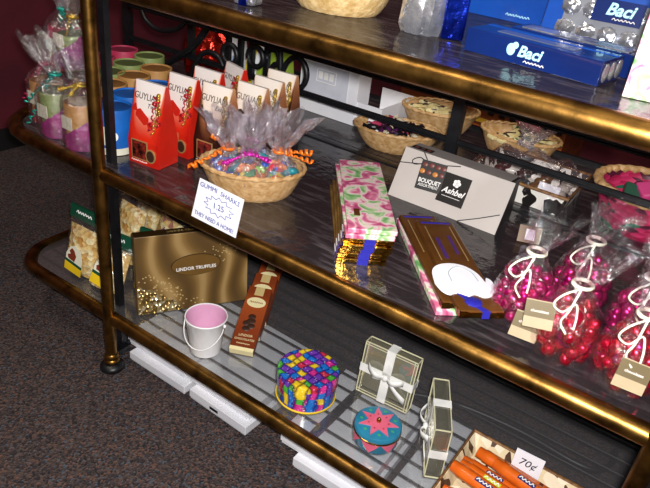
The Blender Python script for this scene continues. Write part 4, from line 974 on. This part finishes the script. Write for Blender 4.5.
def cookie_basket(label, p, a, b, rz, seed, grn):
    round_basket('oval_basket', label, p, a, b, .055, rz, 'wicker'); rr = random.Random(seed); ca, sa = math.cos(rz), math.sin(rz)
    cols = [pbr('cream_biscuit', 'EADFAE', .5, 0, 'CDBB80', 60), pbr('dark_drizzle', '3A2A22', .5), pbr('green_wrap', '2A6A4A', .3), pbr('plum_wrap', '4A2A62', .3)]
    return cols
def biscuit(cols, p, rz, rot, label, group, kind):
    t = thing('biscuit_stick', label, 'biscuit', p, 0, group, rot)
    obj('biscuit', bx((0, 0, 0), (.070, .020, .008), .002), cols[0], t)
    d = nbm()
    for k in range(4): box(d, (-.024+.016*k, 0, .0040), (.0045, .021, .0022), Matrix.Rotation(.5*(-1)**k, 4, 'Z'))
    obj('drizzle', d, cols[kind], t); return t
for lab, p, a, b, rz, seed, w in (('pale tan oval basket of drizzled biscuit sticks behind the licorice basket', (.302, .705, ZB), .088, .062, .5, 41, 'middle'), ('tan oval basket of biscuit sticks at the back edge, green wraps', (.500, .690, ZB), .085, .058, .1, 42, 'right')):
    cols = cookie_basket(lab, p, a, b, rz, seed, w == 'right'); rr = random.Random(seed); ca, sa = math.cos(rz), math.sin(rz)
    for k in range(13):
        q = math.sqrt(rr.random())*.6; an = rr.random()*6.28; x, y = a*q*math.cos(an), b*q*math.sin(an)
        kd = (1, 1, 1, 2 if w == 'right' else 3)[k % 4]
        biscuit(cols, (p[0]+x*ca-y*sa, p[1]+x*sa+y*ca, ZB+.038+.004*(k % 5)), 0, (rr.uniform(-.3, .3), rr.uniform(-.3, .3), rr.uniform(-.4, 1.4)),
                'cream biscuit stick with %s stripes in the %s oval basket' % ({1: 'dark', 2: 'green', 3: 'plum'}[kd], 'far' if w == 'middle' else 'right hand'), 'biscuit sticks in the %s oval basket' % ('far' if w == 'middle' else 'right hand'), kd)
tag(obj('cherry_pouch', bx((0, 0, 0), (.05, .035, .012), .004), pbr('cherry_print', 'B02838', .35), None, (.505, .722, ZB+.072), (.4, .2, .2)), 'red packet lying at the back of the right hand biscuit basket', 'package')
tag(obj('rose_packet', bx((0, 0, 0), (.045, .03, .010), .003), pbr('rose_print', 'C85A86', .35), None, (.340, .752, ZB+.074), (.4, .1, .3)), 'rose pink packet at the back of the far biscuit basket', 'package')

# zigzag tray with cellophane
M['zig'] = ramp_noise('black_white_weave', [(0, '15100E'), (.5, 'E8E4DC')], 62, .5, voronoi=True, const=True, stretch=(1, 1, .6))
zt = thing('gift_tray', 'black and white woven tray wrapped in clear cellophane behind the grey box', 'tray', (.497, .468, ZB+.0005), .0)
flat_basket(zt, .170, .135, .040, M['zig'], M['rim_brown'], .010)
rr = random.Random(9); pcs = [pbr('choc_piece_'+str(i), c, .3) for i, c in enumerate(('4A1C20', '2A1612', '6E4A22', 'B8B0A8'))]
for k in range(16):
    bm = nbm(); ball(bm, (0, 0, 0), .012, 10, 7, (1.2, 1, .7)); o = obj('chocolate_piece', bm, pcs[k % 4], zt, (.02+.043*(k % 4), .02+.032*(k//4), .020), (0, 0, rr.random()*3), smooth=60)
obj('white_label', bx((.135, .010, .036), (.040, .0012, .030)), M['white_paper'], zt, rot=(-.5, 0, 0))
rr = random.Random(10); bm = nbm(); n, m_ = 22, 18; G = []
for j in range(m_+1):
    row = []
    for i in range(n+1):
        u, v = i/n, j/m_; e = math.sin(PI*u)**.5*math.sin(PI*v)**.5
        row.append(bm.verts.new((-.012+u*.194, -.012+v*.159, .040+.030*e+rr.uniform(-.006, .006)+.008*math.sin(u*19+v*7))))
    G.append(row)
for j in range(m_):
    for i in range(n): bm.faces.new((G[j][i], G[j][i+1], G[j+1][i+1], G[j+1][i]))
obj('cellophane', bm, M['cello_thin'], zt, smooth=30)
obj('cellophane_twist', cello(51, [(.010, .0), (.014, .006), (.012, .014), (.018, .024), (.028, .040), (.036, .052)], .3, 7, .003), M['cello'], zt, (.045, .120, .064), (-.3, .2, 0), smooth=60)

# pink basket with bags
M['pinkweave'] = ramp_noise('pink_green_weave', [(0, 'A01846'), (.40, 'B42858'), (.62, '4A0C28'), (.86, '1F5A44')], 120, .5, voronoi=True, const=True, bump=.6, stretch=(.4, .4, 1))
pk = thing('round_basket', 'pink and green woven basket with tan rim at the right, behind the sweet bags', 'basket', (.795, .548, ZB), 0)
oval_basket(pk, .092, .085, .072, M['pinkweave'], .78, 12, 72, .002)
obj('tan_rim', tb([((1+.02*math.cos(28*PI*2*k/112))*.096*math.cos(2*PI*k/112), (1+.02*math.cos(28*PI*2*k/112))*.089*math.sin(2*PI*k/112), .074) for k in range(112)], .0075, 8, True), M['wicker'], pk, smooth=60)
for lab, p, rot, c1 in (('green packet inside the pink woven basket', (.770, .560, ZB+.050), (.5, .2, .3), pbr('deep_green_pack', '1E4A3A', .4)), ('pink packet inside the pink woven basket', (.790, .575, ZB+.062), (.3, -.2, .6), pbr('hot_pink_pack', 'C0407A', .4))):
    tag(obj('small_packet', bx((0, 0, 0), (.05, .04, .014), .004), c1, None, p, rot), lab, 'package')
of = thing('flame_card', 'orange and white pointed card standing in the pink basket', 'card', (.812, .540, ZB+.045), 0, None, (-.3, .5, -.1))
obj('card', pz([(-.020, 0), (.045, 0), (.050, .075), (.038, .085)], -.001, .001, 'y'), pbr('orange_card', 'C8401C', .4), of); obj('white_panel', pz([(-.004, .004), (.043, .002), (.046, .038), (.022, .034)], -.0018, -.0008, 'y'), M['white_paper'], of)

# cabinet behind
cab = thing('wooden_cabinet', 'low brown wooden cabinet with dark slots behind the rack', 'cabinet', (.05, .98, 0), 0)
WD = pbr('brown_wood', '7A3A14', .5, 0, '5E2A0E', 14, stretch=(1, 1, 6)); 
obj('cabinet_body', bx((.235, .14, .235), (.48, .24, .47)), WD, cab)
obj('cabinet_top', bx((.235, .135, .478), (.50, .27, .016)), WD, cab)
sl = nbm()
for k in range(7): box(sl, (.27+.031*k, .019, .442), (.016, .004, .032))
obj('slots', sl, M['black_card'], cab)
obj('trim_strip', bx((.235, .018, .405), (.48, .006, .010)), pbr('ochre_trim', 'C89A28', .45), cab); obj('trim_strip', bx((.235, .018, .385), (.48, .006, .010)), pbr('orange_trim', 'B85A1A', .45), cab); obj('trim_strip', bx((.235, .018, .36), (.48, .006, .018)), M['black_card'], cab)

# ------------------------------------------------------------------ top shelf
tbk = thing('round_basket', 'pale round wicker basket on the top shelf', 'basket', (.330, .186, H3), 0)
oval_basket(tbk, .090, .080, .062, M['wicker_pale'], .66, 12, 72, .005)
sbg = thing('foil_bag', 'silver and blue foil gift bag on the top shelf', 'bag', (.493, .165, H3), .25)
rr = random.Random(12)
obj('silver_bag', lt([(.026, 0), (.030, .01), (.031, .04), (.028, .07), (.018, .09)], 30, lambda a, j, r, z: (r+rr.uniform(-.003, .003), z), sy=.8, capt=True), M['silver_foil'], sbg, (-.012, 0, 0), smooth=25)
obj('blue_panel', bx((.028, -.006, .040), (.030, .034, .080), .003), pbr('blue_foil', '1838C8', .15, .85, '0A1A7A', 30, .8, 40), sbg, rot=(0, 0, .3))
pkx = thing('foil_bag', 'blue and silver wrapped packet at the left of the top shelf', 'bag', (.250, .075, H3), .2)
obj('silver_bag', bx((0, 0, .04), (.034, .03, .08), .005), M['silver_foil'], pkx); obj('blue_panel', bx((.0, -.0155, .03), (.012, .003, .06)), MATS['blue_foil'], pkx)

M['baci_blue'] = pbr('royal_blue_carton', '0B2462', .22, 0, '081C50', 10, coat=.6)
M['baci_bright'] = pbr('bright_blue_carton', '124AA6', .25, 0, '0E3C8E', 8, coat=.5)
M['pale_blue_ink'] = pbr('pale_blue_ink', 'A8E0F0', .4)
bc = thing('long_chocolate_box', 'long dark blue box with pale script at the top shelf edge', 'box', (.563, .124, H3), -.12)
BW, BD, BH = .172, .064, .0275
obj('carton', bx((BW/2, BD/2, BH/2), (BW, BD, BH), .001), M['baci_blue'], bc)
text('Baci', .018, M['pale_blue_ink'], bc, (.086, -.0006, .0155), shear=.25, bold=.0005); scribble(.026, .0028, M['ink_white'], bc, (.094, -.0006, .0055), n=6, name='small_print')
wf = nbm(); ball(wf, (.062, -.0004, .0155), .007, 12, 8, (.8, .08, 1)); ball(wf, (.067, -.0004, .021), .004, 10, 6, (1, .1, 1)); obj('figure_mark', wf, M['pale_blue_ink'], bc)
obj('top_print', bx((.080, .030, BH+.0003), (.100, .020, .0006)), pbr('silver_blue_print', '8E9AB8', .2, .7), bc); obj('top_stripe', bx((.086, .053, BH+.0003), (.17, .010, .0006)), M['baci_bright'], bc)
fe = nbm()
for k in range(3): ball(fe, (BW+.001, .012+.02*k, .014), .011, 10, 7, (.2, .9, 1))
obj('foil_end', fe, M['silver_foil'], bc, smooth=40)
b2 = thing('long_chocolate_box', 'long blue box lying behind the scripted one, silver window top', 'box', (.590, .200, H3), -.12)
obj('carton', bx((.080, .026, .0135), (.160, .052, .027), .001), M['baci_blue'], b2); obj('window_top', bx((.080, .026, .0275), (.140, .030, .001)), M['silver_foil'], b2)
b3 = thing('blue_gift_box', 'bright blue flat box standing at the back of the top shelf, left of the tin', 'box', (.408, .404, H3), -.05, None, (-.18, 0, -.05))
obj('carton', bx((.082, .012, .07), (.164, .022, .14), .001), M['baci_bright'], b3); obj('silver_edge', bx((.1625, .0005, .07), (.003, .002, .14)), M['silver_foil'], b3); scribble(.040, .004, M['pale_blue_ink'], b3, (.12, -.0006, .010), n=8, name='small_print')
b4 = thing('chocolate_tin', 'blue box with window of silver wrapped chocolates and pale script label', 'box', (.590, .320, H3), .02, None, (-.22, 0, .02))
TW, TH = .18, .15
obj('carton', bx((TW/2, .014, TH/2), (TW, .024, TH), .001), M['baci_bright'], b4)
ins = obj('window', bx((TW/2+.006, .0012, .036), (TW-.04, .0012, .058)), pbr('window_tray', '8C8F98', .2, .3), b4)
for k in range(10):
    bm = nbm(); rr2 = random.Random(k); ball(bm, (0, 0, 0), .0125, 14, 10, (1.1, .42, .9))
    for v in bm.verts: v.co += Vector((rr2.uniform(-1, 1), rr2.uniform(-1, 1), rr2.uniform(-1, 1)))*.0013
    obj('wrapped_chocolate', bm, M['silver_foil'], b4, (.034+.029*(k % 5), .0, .021+.029*(k//5)), smooth=25)
lb = obj('script_label', bx((.098, -.0060, .052), (.066, .0016, .030)), M['baci_blue'], b4); text('Baci', .022, M['pale_blue_ink'], lb, (.100, -.0074, .054), shear=.25, bold=.0006); scribble(.030, .003, M['ink_white'], lb, (.108, -.0074, .0425), n=6, name='small_print')
fl = thing('floral_box', 'tall pink and green floral box at the right of the top shelf', 'box', (.764, .090, H3), .15)
obj('carton', bx((.045, .030, .07), (.09, .06, .14), .001), M['floral'], fl); obj('lid', bx((.045, .030, .13), (.092, .062, .022), .001), M['floral'], fl)

# ------------------------------------------------------------------ light
def area(name, loc, target, size, power, col, shape='DISK', sy=None):
    l = bpy.data.lights.new(name, 'AREA'); l.shape = shape; l.size = size; l.energy = power; l.color = col
    if sy: l.size_y = sy
    o = bpy.data.objects.new(name, l); COL.objects.link(o); o.location = loc
    o.rotation_euler = (Vector(target)-Vector(loc)).to_track_quat('-Z', 'Y').to_euler(); return o
CAM = Vector((.88203, -.65835, .93140)); Rr_ = Vector((.8107, .5753, .1091))
area('camera_flash', CAM+Rr_*.018+Vector((0, 0, .028)), (.35, .20, .40), .035, 18.5, (1, .97, .95))
area('ceiling_lamp', (-.2, -.7, 2.6), (.2, .3, .4), .5, 16, (1, .90, .76))
area('ceiling_lamp', (1.2, .1, 2.6), (.5, .3, .4), .6, 14, (1, .90, .76))
w = bpy.data.worlds.new('room_air'); S.world = w; w.use_nodes = True
w.node_tree.nodes['Background'].inputs[0].default_value = (.60, .50, .46, 1); w.node_tree.nodes['Background'].inputs[1].default_value = .15

# ------------------------------------------------------------------ camera
cam = bpy.data.cameras.new('camera'); co = bpy.data.objects.new('camera', cam); COL.objects.link(co)
cam.sensor_width = 36; cam.sensor_fit = 'HORIZONTAL'; cam.lens = 647.7966/650*36; cam.clip_start = .02
Rr = Vector((.81065967, .57526807, .10907585)); Dn = Vector((.36365488, -.34866955, -.86381981)); Fw = Vector((-.45889645, .73992991, -.49185137))
mtx = Matrix((Rr, -Dn, -Fw)).transposed().to_4x4(); mtx.translation = CAM
co.matrix_world = mtx
S.camera = co
S.view_settings.view_transform = 'Standard'; S.view_settings.look = 'None'; S.view_settings.gamma = 1; S.view_settings.use_curve_mapping = False; S.view_settings.exposure = 0
try: S.cycles.transparent_max_bounces = 32
except Exception: pass
